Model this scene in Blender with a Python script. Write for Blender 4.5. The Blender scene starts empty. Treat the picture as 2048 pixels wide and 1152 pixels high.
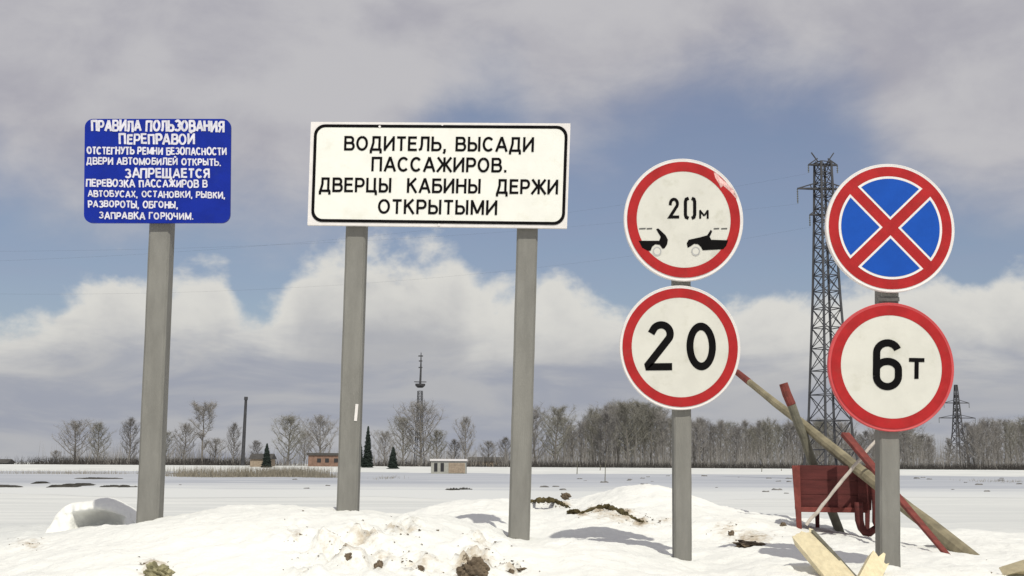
import bpy, bmesh, math, random
import numpy as np
from mathutils import Vector, Matrix
random.seed(7); rng = np.random.default_rng(11)
R = math.radians
S = bpy.context.scene
C = S.collection

# ------------------------------------------------------------------ camera
F = 2600.0                      # focal length in photo pixels (2048 wide)
EYE = 1.6
PITCH = math.atan((930 - 576) / F)
ROLL = R(0.33)
cam = bpy.data.objects.new('camera', bpy.data.cameras.new('camera'))
C.objects.link(cam)
cam.data.sensor_width = 36; cam.data.lens = 36 * F / 2048
cam.data.clip_start = 0.1; cam.data.clip_end = 9000
MAT = (Matrix.Translation((0, 0, EYE)) @ Matrix.Rotation(math.pi / 2 + PITCH, 4, 'X') @ Matrix.Rotation(ROLL, 4, 'Z'))
cam.matrix_world = MAT
S.camera = cam
ROT = np.array(MAT.to_3x3())
def P(px, py, d):
    """point seen at photo pixel px,py on the upright plane y = d metres in front"""
    v = ROT @ np.array([(px - 1024) / F, (576 - py) / F, -1.0])
    t = d / v[1]
    return Vector((v[0] * t, d, EYE + v[2] * t))

# ------------------------------------------------------------------ light
SUN_EL, SUN_AZ = R(49), R(13)            # sun behind the camera, a little to the right
sund = bpy.data.lights.new('sun', 'SUN'); sund.energy = 3.2; sund.angle = R(0.55); sund.color = (1.0, 0.97, 0.86)
sun = bpy.data.objects.new('sun', sund); C.objects.link(sun)
to_sun = Vector((math.sin(SUN_AZ) * math.cos(SUN_EL), -math.cos(SUN_AZ) * math.cos(SUN_EL), math.sin(SUN_EL)))
sun.rotation_euler = to_sun.to_track_quat('Z', 'Y').to_euler()
sun.location = (5, -10, 30)

W = bpy.data.worlds.new('World'); S.world = W; W.use_nodes = True
wt = W.node_tree; wt.nodes.clear()

class NT:
    """small helper for writing node maths"""
    def __init__(s, tree): s.t = tree
    def n(s, typ, **kw):
        o = s.t.nodes.new(typ)
        for k, v in kw.items(): setattr(o, k, v)
        return o
    def put(s, sock, v):
        if hasattr(v, 'links') or isinstance(v, bpy.types.NodeSocket): s.t.links.new(v, sock)
        else: sock.default_value = v
    def m(s, op, a, b=0.0, c=0.0, clamp=False):
        o = s.n('ShaderNodeMath', operation=op, use_clamp=clamp)
        s.put(o.inputs[0], a); s.put(o.inputs[1], b); s.put(o.inputs[2], c)
        return o.outputs[0]
    def ss(s, x, a, b):
        o = s.n('ShaderNodeMapRange', interpolation_type='SMOOTHSTEP')
        s.put(o.inputs[0], x); s.put(o.inputs[1], a); s.put(o.inputs[2], b)
        return o.outputs[0]
    def noise(s, vec, scale, detail=4, rough=0.55, dist=0.0):
        o = s.n('ShaderNodeTexNoise')
        s.put(o.inputs['Vector'], vec); s.put(o.inputs['Scale'], scale); s.put(o.inputs['Detail'], detail)
        s.put(o.inputs['Roughness'], rough); s.put(o.inputs['Distortion'], dist)
        return o.outputs[0]
    def mix(s, f, a, b):
        o = s.n('ShaderNodeMix', data_type='RGBA')
        s.put(o.inputs[0], f)
        for i, v in ((6, a), (7, b)):
            if isinstance(v, tuple): o.inputs[i].default_value = (*v, 1)
            else: s.t.links.new(v, o.inputs[i])
        return o.outputs[2]
    def vec(s, x, y, z):
        o = s.n('ShaderNodeCombineXYZ'); s.put(o.inputs[0], x); s.put(o.inputs[1], y); s.put(o.inputs[2], z)
        return o.outputs[0]

w = NT(wt)
sky = w.n('ShaderNodeTexSky', sky_type='NISHITA', sun_disc=False)
sky.sun_elevation = SUN_EL; sky.sun_rotation = math.pi - SUN_AZ
sky.air_density = 1.0; sky.dust_density = 0.6; sky.ozone_density = 2.0
tc = w.n('ShaderNodeTexCoord')
sp = w.n('ShaderNodeSeparateXYZ'); wt.links.new(tc.outputs['Generated'], sp.inputs[0])
X, Y, Z = sp.outputs
hor = w.m('SQRT', w.m('ADD', w.m('MULTIPLY', X, X), w.m('MULTIPLY', Y, Y)))
EL = w.m('ARCTAN2', Z, hor)                    # elevation in radians
AZ = w.m('ARCTAN2', X, Y)                      # azimuth, 0 = straight ahead
flat = w.vec(X, Y, w.m('MULTIPLY', Z, 3.0))
n_big = w.noise(flat, 3.2, 5, 0.5, 0.3)
n_mid = w.noise(w.vec(X, Y, w.m('MULTIPLY', Z, 1.6)), 11, 7, 0.56, 0.25)
n_fine = w.noise(w.vec(X, Y, w.m('MULTIPLY', Z, 1.3)), 26, 6, 0.6)
n_str = w.noise(w.vec(X, Y, w.m('MULTIPLY', Z, 4.5)), 7, 6, 0.56, 0.5)
# height of the cumulus belt along the horizon, and lower edge of the grey deck
def curve(x, pts):
    o = w.n('ShaderNodeFloatCurve'); cu = o.mapping.curves[0]
    o.mapping.use_clip = False
    cu.points[0].location = pts[0]; cu.points[1].location = pts[-1]
    for p in pts[1:-1]: cu.points.new(*p)
    o.mapping.update(); wt.links.new(x, o.inputs[1]); return o.outputs[0]
def azpx(px): return (math.atan((px - 1024) / F) + math.pi) / (2 * math.pi)
def elpx(py): return math.atan((930 - py) / F)
AZN = w.m('DIVIDE', w.m('ADD', AZ, math.pi), 2 * math.pi)
AZW = w.m('MULTIPLY_ADD', w.m('SUBTRACT', AZN, 0.5), 7.0, 0.5)      # the 51 degrees ahead -> 0..1
def az2(px): return (azpx(px) - 0.5) * 7 + 0.5
tops = [(az2(-300), .55), (az2(-40), .50), (az2(90), .62), (az2(250), .74), (az2(420), .76), (az2(505), .56), (az2(570), .68),
        (az2(655), .86), (az2(760), .87), (az2(900), .84), (az2(960), .70), (az2(1060), .69), (az2(1130), .77), (az2(1215), .70),
        (az2(1290), .60), (az2(1480), .62), (az2(1600), .66), (az2(1760), .64), (az2(1860), .69), (az2(1960), .66), (az2(2048), .74), (az2(2300), .6)]
ahead = w.m('MULTIPLY', w.ss(AZW, -0.06, 0.06), w.ss(AZW, 1.06, 0.94))
top_c = w.m('MULTIPLY', curve(AZW, tops), 0.2)
top_n = w.m('MULTIPLY_ADD', n_big, 0.2, 0.04)
top = w.m('ADD', w.m('MULTIPLY', top_c, ahead), w.m('MULTIPLY', top_n, w.m('SUBTRACT', 1.0, ahead)))
puff = w.m('ADD', w.m('MULTIPLY', w.m('SUBTRACT', n_mid, .5), .125), w.m('MULTIPLY', w.m('SUBTRACT', n_fine, .5), .05))
hgt = w.m('SUBTRACT', w.m('ADD', top, puff), EL)          # >0 inside the cumulus
cum = w.ss(hgt, -0.003, 0.024)
lit = w.m('MULTIPLY', w.ss(hgt, 0.115, 0.005), w.ss(n_mid, .17, .48))
cum_col = w.mix(lit, (.43, .435, .455), (.71, .70, .66))
low_col = w.mix(w.ss(n_str, .36, .64), (.345, .365, .425), (.45, .455, .475))
cum_col = w.mix(w.ss(w.m('ADD', EL, w.m('MULTIPLY', w.m('SUBTRACT', n_str, .5), .10)), .105, .05), cum_col, low_col)
edge = curve(AZW, [(az2(-300), .56), (az2(0), .50), (az2(200), .45), (az2(450), .48), (az2(600), .48), (az2(780), .58), (az2(880), .71),
                   (az2(1000), .745), (az2(1100), .66), (az2(1300), .69), (az2(1500), .73), (az2(1680), .71), (az2(1800), .58), (az2(1950), .50), (az2(2048), .48), (az2(2300), .55)])
edge = w.m('MULTIPLY', w.m('ADD', w.m('MULTIPLY', edge, ahead), w.m('MULTIPLY', w.m('SUBTRACT', 1.0, ahead), .62)), 0.4)
dk = w.m('SUBTRACT', w.m('ADD', EL, w.m('ADD', w.m('MULTIPLY', w.m('SUBTRACT', n_big, .5), .12), w.m('MULTIPLY', w.m('SUBTRACT', n_mid, .5), .10))), edge)
deck = w.m('MULTIPLY', w.ss(dk, -0.055, 0.05), 0.95)
deck_col = w.mix(w.ss(w.m('ADD', w.m('MULTIPLY', n_big, .5), w.m('MULTIPLY', n_mid, .5)), .38, .62), (.40, .392, .435), (.535, .525, .54))
skyb = w.n('ShaderNodeVectorMath', operation='SCALE'); wt.links.new(sky.outputs[0], skyb.inputs[0]); skyb.inputs['Scale'].default_value = 0.075
veil = w.mix(w.m('MULTIPLY_ADD', n_str, .30, .15), skyb.outputs[0], (.345, .325, .44))     # thin high haze over the blue
col = w.mix(deck, veil, deck_col)
col = w.mix(cum, col, cum_col)
bg = w.n('ShaderNodeBackground'); wt.links.new(col, bg.inputs[0]); bg.inputs[1].default_value = 1.0
wo = w.n('ShaderNodeOutputWorld'); wt.links.new(bg.outputs[0], wo.inputs[0])

S.view_settings.view_transform = 'Standard'; S.view_settings.look = 'None'
S.view_settings.exposure = 0; S.view_settings.gamma = 1; S.view_settings.use_curve_mapping = False
S.render.engine = 'CYCLES'

# ------------------------------------------------------------------ materials
def mat(name, base, rough=0.7, var=0.0, var_scale=20, dark=None, dark_amt=0.0, dark_scale=6, bump=0.0, bump_scale=60, stretch=(1, 1, 1), spec=0.3, metal=0.0):
    M = bpy.data.materials.new(name); M.use_nodes = True
    t = NT(M.node_tree); b = M.node_tree.nodes['Principled BSDF']
    b.inputs['Roughness'].default_value = rough; b.inputs['Specular IOR Level'].default_value = spec
    b.inputs['Metallic'].default_value = metal
    co = t.n('ShaderNodeTexCoord'); mp = t.n('ShaderNodeMapping'); mp.inputs['Scale'].default_value = stretch
    M.node_tree.links.new(co.outputs['Object'], mp.inputs[0]); v = mp.outputs[0]
    if var:
        nz = t.noise(v, var_scale, 6, 0.6)
        lo = tuple(max(0, c * (1 - var)) for c in base); hi = tuple(min(1, c * (1 + var)) for c in base)
        c = t.mix(t.ss(nz, .3, .7), lo, hi)
    else:
        c = t.mix(0.0, base, base)
    if dark:
        c = t.mix(t.m('MULTIPLY', t.ss(t.noise(v, dark_scale, 6, .65), .52, .72), dark_amt), c, dark)
    M.node_tree.links.new(c, b.inputs['Base Color'])
    if bump:
        bp = t.n('ShaderNodeBump'); bp.inputs['Strength'].default_value = bump; bp.inputs['Distance'].default_value = 0.01
        M.node_tree.links.new(t.noise(v, bump_scale, 5, .6), bp.inputs['Height']); M.node_tree.links.new(bp.outputs[0], b.inputs['Normal'])
    return M

def snow_material(far_tone=True):
    M = bpy.data.materials.new('snow'); M.use_nodes = True
    t = NT(M.node_tree); b = M.node_tree.nodes['Principled BSDF']
    b.inputs['Roughness'].default_value = 0.75; b.inputs['Specular IOR Level'].default_value = 0.2
    co = t.n('ShaderNodeTexCoord'); v = co.outputs['Object']
    at = t.n('ShaderNodeAttribute', attribute_name='dirt'); d = at.outputs['Fac']
    ed = t.noise(v, 14, 8, .68); ed2 = t.noise(v, 55, 5, .6)
    base = t.mix(t.ss(t.noise(v, .9, 6, .6), .3, .75), (.775, .775, .745), (.86, .855, .815))           # ploughed snow of the near bank, lighter
    fy_ = t.n('ShaderNodeSeparateXYZ'); M.node_tree.links.new(v, fy_.inputs[0])
    mp = t.n('ShaderNodeMapping'); mp.inputs['Scale'].default_value = (.25, 1, 1); M.node_tree.links.new(v, mp.inputs[0])
    cover = t.mix(t.ss(t.noise(mp.outputs[0], .35, 6, .6), .35, .68), (.60, .61, .60), (.70, .705, .685))      # darker, greyer tone of the flat field behind the bank
    if far_tone: base = t.mix(t.ss(t.m('ADD', t.m('ADD', fy_.outputs[1], t.m('MULTIPLY', t.ss(fy_.outputs[0], -2.5, -3.5), 3.6)), t.m('MULTIPLY', t.m('SUBTRACT', t.noise(v, .5, 4, .5), .5), 4.0)), 12.0, 15.0), base, cover)
    stain = t.m('MULTIPLY', t.ss(t.m('ADD', d, t.m('MULTIPLY', t.m('SUBTRACT', ed, .5), 1.7)), .32, .95), .85, clamp=True)
    c = t.mix(stain, base, (.44, .36, .255))
    soil = t.ss(t.m('ADD', d, t.m('ADD', t.m('MULTIPLY', t.m('SUBTRACT', ed, .5), 1.6), t.m('MULTIPLY', t.m('SUBTRACT', ed2, .5), 1.3))), .92, 1.12)
    c = t.mix(soil, c, (.13, .10, .065))
    crumbs = t.m('MULTIPLY', t.ss(t.noise(v, 38, 3, .6), .70, .76), t.ss(t.noise(v, 1.7, 3, .5), .52, .66))
    c = t.mix(t.m('MULTIPLY', crumbs, .55), c, (.30, .25, .17))
    M.node_tree.links.new(c, b.inputs['Base Color'])
    bp = t.n('ShaderNodeBump'); bp.inputs['Strength'].default_value = .6; bp.inputs['Distance'].default_value = .02
    M.node_tree.links.new(t.m('ADD', t.noise(v, 22, 6, .6), t.m('MULTIPLY', t.noise(v, 90, 3, .6), .3)), bp.inputs['Height'])
    M.node_tree.links.new(bp.outputs[0], b.inputs['Normal'])
    return M
M_snow = snow_material(); M_mound = snow_material(False)
def grey_material():
    M = bpy.data.materials.new('grey blue far flat'); M.use_nodes = True
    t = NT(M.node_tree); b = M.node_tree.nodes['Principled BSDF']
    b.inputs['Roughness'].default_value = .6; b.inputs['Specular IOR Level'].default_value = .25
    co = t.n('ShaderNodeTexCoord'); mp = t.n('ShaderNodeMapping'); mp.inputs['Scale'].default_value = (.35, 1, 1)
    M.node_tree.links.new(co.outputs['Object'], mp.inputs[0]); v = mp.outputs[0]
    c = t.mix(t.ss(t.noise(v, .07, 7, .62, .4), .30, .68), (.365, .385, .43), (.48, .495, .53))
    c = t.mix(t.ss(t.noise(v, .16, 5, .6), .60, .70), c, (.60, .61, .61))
    sy = t.n('ShaderNodeSeparateXYZ'); M.node_tree.links.new(v, sy.inputs[0])        # lighter towards the near edge
    near_mix = t.ss(t.m('ADD', sy.outputs[1], t.m('MULTIPLY', t.m('SUBTRACT', t.noise(v, .11, 6, .65), .5), 70.0)), 112.0, 76.0)
    c = t.mix(near_mix, c, (.66, .67, .66))
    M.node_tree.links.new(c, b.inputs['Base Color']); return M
M_grey = grey_material()
M_conc = mat('weathered concrete', (.207, .202, .186), .85, .12, 9, (.15, .147, .135), .4, 5, .3, 80, (1, 1, .25), .15)
M_white = mat('white sheeting', (.755, .75, .70), .6, .03, 6, (.62, .60, .50), .3, 9, .05, 40, spec=.12)
M_round = mat('aged white sheeting', (.59, .58, .53), .6, .04, 6, (.46, .45, .38), .6, 7, .05, 40, spec=.12)
M_rimw = mat('white painted rim', (.70, .67, .655), .5, .05, 12, spec=.15)
M_red = mat('red sheeting', (.355, .020, .022), .6, .12, 10, (.27, .035, .03), .5, 14, spec=.12)
M_blue = mat('blue sheeting', (.007, .068, .37), .55, .06, 8, spec=.15)
M_blue2 = mat('blue enamel', (.005, .020, .255), .5, .10, 7, (.012, .03, .20), .5, 10, spec=.15)
M_black = mat('black print', (.006, .0055, .006), .8, .2, 12, spec=.05)
M_wpaint = mat('white brush paint', (.60, .59, .66), .6, .15, 25)
M_band = mat('dull steel band', (.10, .10, .095), .6, .2, 20)
M_steel = mat('galvanised steel', (.38, .38, .38), .5, .15, 20, metal=.3)
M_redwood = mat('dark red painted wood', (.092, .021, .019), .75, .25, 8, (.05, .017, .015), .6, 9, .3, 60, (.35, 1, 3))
M_redlit = mat('faded and sunlit red paint', (.175, .042, .034), .75, .25, 14, (.10, .036, .03), .6, 12, .3, 60)  # lighter red; on the box's left leg it paints in sunlight
M_oldwood = mat('weathered pole wood', (.235, .205, .135), .85, .28, 6, (.125, .112, .08), .6, 5, .4, 60)
M_greywood = mat('grey weathered wood', (.15, .142, .108), .85, .25, 8, (.085, .08, .065), .6, 6, .4, 60)
M_fresh = mat('fresh sawn timber', (.72, .63, .42), .7, .10, 14, (.58, .46, .27), .4, 22, .35, 70, (3, .4, 3))
M_pale = mat('bleached thin stick', (.52, .47, .42), .8, .15, 20)
M_soil = mat('damp soil', (.155, .118, .082), .95, .4, 18, (.05, .04, .028), .8, 9, .8, 40)
M_turf = mat('brown turf edge', (.095, .078, .040), .95, .4, 25, (.028, .022, .013), .9, 14, .9, 50, spec=.05)
M_tuft = mat('pale olive turf', (.30, .275, .17), .95, .35, 25, (.13, .115, .06), .7, 14, .8, 50, spec=.05)
M_bark = mat('grey bark', (.18, .165, .15), .9, .25, 2)
M_twig = mat('bare twigs', (.255, .24, .225), .9, .25, .8)
M_twig2 = mat('olive bare twigs', (.23, .22, .19), .9, .25, .8)
M_twig3 = mat('dark bare twigs', (.185, .175, .17), .9, .25, .8)
M_brush = mat('dark brushwood', (.042, .038, .035), .9, .3, .8)
M_spruce = mat('dark spruce needles', (.035, .048, .040), .9, .4, 1.5)
M_tower = mat('aged tower steel', (.055, .055, .06), .7, .2, 1)
M_insul = mat('insulator glass', (.13, .14, .14), .4)
M_brick = mat('orange brickwork', (.215, .135, .10), .9, .2, 1.5)
M_tan = mat('tan brickwork', (.30, .24, .18), .9, .2, 3)
M_plaster = mat('cream plaster', (.34, .335, .30), .9, .1, 2)
M_dark = mat('dark opening', (.03, .03, .032), .6)
M_roof = mat('dark slate roof', (.07, .066, .062), .9, .2, 1)
M_chim = mat('sooty chimney steel', (.055, .055, .06), .8, .2, 1)
M_reed = mat('dry reed stems', (.24, .215, .17), .9, .3, 3)
M_earth = mat('thawed dark earth', (.07, .065, .055), .95, .4, .6, (.03, .03, .03), .7, .4)

# ------------------------------------------------------------------ helpers
def link(name, me, parent=None, m=None, loc=None, smooth=False):
    o = bpy.data.objects.new(name, me); C.objects.link(o)
    if m is not None: me.materials.append(m)
    if smooth: me.polygons.foreach_set('use_smooth', [True] * len(me.polygons))
    if loc is not None: o.location = loc
    if parent is not None: o.parent = parent
    return o
def tag(o, label=None, cat=None, group=None, kind=None):
    for k, v in (('label', label), ('category', cat), ('group', group), ('kind', kind)):
        if v: o[k] = v
    return o
def thing(name, loc, label, cat, group=None, rz=0):
    o = bpy.data.objects.new(name, None); o.empty_display_size = .2; C.objects.link(o)
    o.location = loc; o.rotation_euler.z = rz
    return tag(o, label, cat, group)
class MB:
    """collects geometry given in world coordinates; build() makes one mesh object"""
    def __init__(s): s.v = []; s.f = []
    def add(s, vs, fs):
        k = len(s.v); s.v += [tuple(p) for p in vs]; s.f += [tuple(i + k for i in f) for f in fs]; return s
    def hexa(s, a, b):       # two quads a,b (4 points each), a facing out first
        s.add(list(a) + list(b), [(0, 1, 2, 3), (7, 6, 5, 4), (0, 4, 5, 1), (1, 5, 6, 2), (2, 6, 7, 3), (3, 7, 4, 0)]); return s
    def box(s, x0, x1, y0, y1, z0, z1):
        a = [(x0, y0, z0), (x1, y0, z0), (x1, y0, z1), (x0, y0, z1)]; b = [(x, y1, z) for x, _, z in a]; return s.hexa(a, b)
    def bar(s, p, q, wx, wy=None, up=(0, 0, 1), taper=1.0):
        p = Vector(p); q = Vector(q); wy = wx if wy is None else wy
        d = (q - p).normalized(); u = Vector(up)
        if abs(d.dot(u)) > .98: u = Vector((0, 1, 0))
        r = d.cross(u).normalized(); n = r.cross(d).normalized()
        def ring(c, k): return [c + r * (sx * wx * k / 2) + n * (sy * wy * k / 2) for sx, sy in ((-1, -1), (1, -1), (1, 1), (-1, 1))]
        return s.hexa(ring(p, 1), ring(q, taper))
    def tube(s, pts, rad, sides=6, cap=True):
        pts = [Vector(p) for p in pts]; rings = []
        for i, p in enumerate(pts):
            d = (pts[min(i + 1, len(pts) - 1)] - pts[max(i - 1, 0)]).normalized()
            u = Vector((0, 0, 1)) if abs(d.z) < .9 else Vector((1, 0, 0))
            r = d.cross(u).normalized(); n = r.cross(d)
            k = rad[i] if hasattr(rad, '__len__') else rad
            rings.append([p + r * (k * math.cos(2 * math.pi * j / sides)) + n * (k * math.sin(2 * math.pi * j / sides)) for j in range(sides)])
        k = len(s.v)
        for rg in rings: s.v += [tuple(p) for p in rg]
        for i in range(len(rings) - 1):
            for j in range(sides):
                a = k + i * sides + j; b = k + i * sides + (j + 1) % sides
                s.f.append((a, b, b + sides, a + sides))
        if cap:
            s.f.append(tuple(k + j for j in reversed(range(sides)))); e = k + (len(rings) - 1) * sides
            s.f.append(tuple(e + j for j in range(sides)))
        return s
    def mesh(s, name, origin=(0, 0, 0)):
        o = origin
        me = bpy.data.meshes.new(name); me.from_pydata([(x - o[0], y - o[1], z - o[2]) for x, y, z in s.v], [], s.f); me.update(); return me
    def build(s, name, m, parent=None, origin=None, smooth=False, bevel=0):
        if origin is None:
            origin = (0, 0, 0); q = parent
            while q is not None: origin = tuple(a + b for a, b in zip(origin, q.location)); q = q.parent
            o = link(name, s.mesh(name, origin), parent, m, None, smooth)
        else: o = link(name, s.mesh(name, origin), parent, m, origin, smooth)
        if bevel:
            b = o.modifiers.new('bevel', 'BEVEL'); b.width = bevel; b.segments = 2
        return o

# value noise for the terrain
PERM = rng.random((256, 256))
def vnoise(x, y):
    xi = np.floor(x).astype(int); yi = np.floor(y).astype(int); fx = x - xi; fy = y - yi
    fx = fx * fx * fx * (fx * (fx * 6 - 15) + 10); fy = fy * fy * fy * (fy * (fy * 6 - 15) + 10)
    g = lambda a, b: PERM[a & 255, b & 255]
    return (g(xi, yi) * (1 - fx) + g(xi + 1, yi) * fx) * (1 - fy) + (g(xi, yi + 1) * (1 - fx) + g(xi + 1, yi + 1) * fx) * fy - .5
def fbm(x, y, o=4, g=.5):
    s = 0; a = 1
    for i in range(o): s = s + a * vnoise(x * 2 ** i + 17.3 * i, y * 2 ** i + 9.1 * i); a *= g
    return s

# ------------------------------------------------------------------ terrain
ctrl = []
for px in range(-800, 3000, 300):
    for d, py in ((2.2, 930 + F * 1.6 / 2.2), (3.2, 930 + F * 1.5 / 3.2), (4.5, 1594), (5.5, 1318), (6.3, 1200),
                  (14, 1064), (20, 1055), (30, 1036), (42, 1017), (60, 999), (90, 930 + F * 1.6 / 90)):
        ctrl.append((px, py, d))
ctrl += [(-800, 1160, 7.6), (-300, 1142, 7.6), (0, 1122, 7.6), (130, 1086, 7.9), (250, 1052, 8.2), (400, 1024, 8.4), (520, 1010, 8.5), (620, 1014, 8.4),
         (720, 1024, 8.3), (850, 1032, 8.2), (940, 1043, 8.1), (995, 1073, 8.0), (1050, 1087, 7.9), (1130, 1080, 7.8), (1230, 1094, 7.7), (1330, 1122, 7.6),
         (1400, 1143, 7.5), (1500, 1124, 7.6), (1600, 1122, 7.6), (1750, 1126, 7.5), (1900, 1132, 7.5), (2050, 1140, 7.5), (2400, 1150, 7.5), (2800, 1160, 7.5),
         # ground behind the crest
         (-800, 1110, 10), (-300, 1100, 10), (0, 1086, 10), (100, 1070, 10), (190, 1062, 10), (300, 1068, 10), (500, 1068, 10), (700, 1062, 10), (850, 1052, 10),
         (960, 1026, 10), (1030, 1050, 10), (1120, 1044, 10), (1200, 1033, 10), (1330, 1048, 10), (1450, 1044, 10), (1600, 1056, 10), (1750, 1076, 10), (1900, 1082, 10), (2100, 1085, 10),
         (2500, 1095, 10), (2800, 1100, 10), (1050, 1080, 9), (1200, 1075, 9), (1330, 1090, 8.8),
         # mound behind the blue sign, mound behind the left round signs
         (60, 1056, 11), (130, 1052, 11), (200, 1050, 11.2), (250, 1050, 11.2), (300, 1052, 11.4), (190, 1058, 10.6),
         (1080, 1012, 11.5), (1150, 1012, 11.5), (1200, 986, 12), (1260, 967, 12), (1300, 968, 12), (1345, 984, 12), (1420, 1014, 12), (1500, 1030, 12),
         (930, 1004, 12.3), (750, 1040, 12), (600, 1030, 12), (450, 1040, 12), (1700, 1048, 12), (1900, 1066, 12)]
def uw(x, y): return np.stack([x / y * 3.0, np.log(y) * 1.6], -1)
pts = np.array([P(*c) for c in ctrl])
KU = uw(pts[:, 0], pts[:, 1]); KE = (pts[:, 2] - EYE) / pts[:, 1]
def tps(r2): return np.where(r2 > 1e-12, .5 * r2 * np.log(np.maximum(r2, 1e-12)), 0)
n = len(ctrl); A = np.zeros((n + 3, n + 3))
A[:n, :n] = tps(((KU[:, None] - KU[None]) ** 2).sum(-1)) + np.eye(n) * .0015
A[:n, n] = 1; A[:n, n + 1:] = KU; A[n:, :n] = A[:n, n:].T
SOL = np.linalg.solve(A, np.concatenate([KE, np.zeros(3)]))
def base_height(x, y):
    x = np.asarray(x, float).ravel(); y = np.asarray(y, float).ravel(); out = np.zeros(len(x))
    yc = np.clip(y, 2.2, 90); u = np.clip(x / yc, -.75, .8)
    for i in range(0, len(x), 20000):
        q = np.stack([u[i:i + 20000] * 3.0, np.log(yc[i:i + 20000]) * 1.6], -1)
        e = tps(((q[:, None] - KU[None]) ** 2).sum(-1)) @ SOL[:n] + SOL[n] + q @ SOL[n + 1:]
        out[i:i + 20000] = EYE + e * yc[i:i + 20000]
    k = np.clip((y - 35) / 30, 0, 1); k = k * k * (3 - 2 * k)
    out = out * (1 - k); k2 = np.clip((3.6 - y) / 1.4, 0, 1); out = out * (1 - k2)
    k3 = np.clip((np.abs(x / np.maximum(y, 6)) - .7) / .5, 0, 1) * np.clip((y - 8) / 6, 0, 1)
    return out * (1 - k3) + .3 * k3 * np.exp(-np.maximum(y - 14, 0) / 20)
# dirty, broken patches in the ploughed bank: photo pixel centre, radii, strength
dirt_px = [(1075, 1003, 20, 7, .9), (1105, 1003, 20, 7, .95), (1130, 1012, 14, 7, .9), (1165, 1026, 16, 7, .9), (1195, 1018, 20, 7, .95), (1225, 1018, 18, 8, .95), (1250, 1028, 18, 8, .95), (1280, 1042, 18, 8, .85),
           (650, 1098, 70, 26, .35), (735, 1072, 45, 16, .62), (800, 1060, 40, 14, .62), (690, 1118, 45, 20, .60), (620, 1135, 30, 18, .45), (760, 1118, 110, 30, .40), (840, 1128, 60, 22, .45),
           (945, 1130, 42, 34, .80), (965, 1090, 38, 22, .45), (1025, 1138, 26, 10, .62), (312, 1140, 36, 20, .75), (60, 1088, 40, 12, .5), (1500, 1078, 46, 18, .72), (1455, 1060, 40, 16, .45),
           (1590, 1048, 30, 10, .35), (215, 1040, 30, 16, .5), (1230, 1028, 60, 14, .55), (1100, 1002, 40, 9, .6), (590, 1072, 20, 30, .4), (1330, 1045, 40, 10, .45), (2030, 1148, 40, 14, .4)]
def pix(x, y, z):
    v = np.stack([x, y, z - EYE], -1) @ ROT
    return 1024 + F * v[:, 0] / np.maximum(-v[:, 2], .1), 576 - F * v[:, 1] / np.maximum(-v[:, 2], .1)
def dirt_at(x, y, z):
    px, py = pix(x, y, z); d = np.zeros(len(x))
    for cx, cy, rx, ry, s in dirt_px:
        d = np.maximum(d, min(1.0, s * 1.22) * np.exp(-(((px - cx) / rx) ** 2 + ((py - cy) / ry) ** 2) * .8))
    return np.where((y > 5.2) & (y < 13.5), d, 0)
def axis(a0, a1, step, far0, far1, g=1.13):
    c = list(np.arange(a0, a1 + 1e-6, step)); s = step; v = c[0]; L = []
    while v > far0: s *= g; v -= s; L.append(v)
    s = step; v = c[-1]; H = []
    while v < far1: s *= g; v += s; H.append(v)
    return np.array(L[::-1] + c + H)
gx = axis(-3.9, 4.3, .022, -2500, 2500); gy = axis(6.0, 12.6, .03, -300, 4000, 1.10)
gy = np.unique(np.concatenate([gy, np.arange(245, 335, 5.0)]))
GX, GY = np.meshgrid(gx, gy); fx, fy = GX.ravel(), GY.ravel()
bz = base_height(fx, fy)
fade = np.clip((45 - fy) / 25, 0, 1) * np.clip((fy - 2.5) / 2, 0, 1)
dirt = dirt_at(fx, fy, bz)
lump = fbm(fx * 1.3, fy * 1.3, 3) * .05 + fbm(fx * 4.5, fy * 4.5, 4, .55) * .028 + fbm(fx * 17, fy * 17, 4, .6) * .011
gpx, gpy = pix(fx, fy, bz)
rough = np.clip(dirt * 1.6, 0, 1) * np.where((gpx > 540) & (gpx < 1060) & (gpy > 1035), 1.0, .18)
chunk = (np.abs(fbm(fx * 6 + 3, fy * 6, 4, .6)) - .18) * .22 + np.round(fbm(fx * 9, fy * 7, 2) * 5) / 5 * .035
bank = np.clip((fy - 258) / 38, 0, 1); bank = bank * bank * (3 - 2 * bank) * 1.12          # far river bank
fz = bz + fade * (lump + chunk * rough) + bank
nx, ny = len(gx), len(gy)
idx = np.arange(nx * ny).reshape(ny, nx)
quads = np.stack([idx[:-1, :-1], idx[:-1, 1:], idx[1:, 1:], idx[1:, :-1]], -1).reshape(-1, 4)
me = bpy.data.meshes.new('snow_ground'); me.from_pydata(np.stack([fx, fy, fz], -1).tolist(), [], quads.tolist()); me.update()
at = me.attributes.new('dirt', 'FLOAT', 'POINT'); at.data.foreach_set('value', dirt.astype(np.float32))
tag(link('snow_ground', me, None, M_snow, smooth=True), kind='structure')
ZG = fz.reshape(ny, nx)
def ground(x, y):
    i = int(np.clip(np.searchsorted(gx, x) - 1, 0, nx - 2)); j = int(np.clip(np.searchsorted(gy, y) - 1, 0, ny - 2))
    a = (x - gx[i]) / (gx[i + 1] - gx[i]); b = (y - gy[j]) / (gy[j + 1] - gy[j])
    return float((ZG[j, i] * (1 - a) + ZG[j, i + 1] * a) * (1 - b) + (ZG[j + 1, i] * (1 - a) + ZG[j + 1, i + 1] * a) * b)

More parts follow.
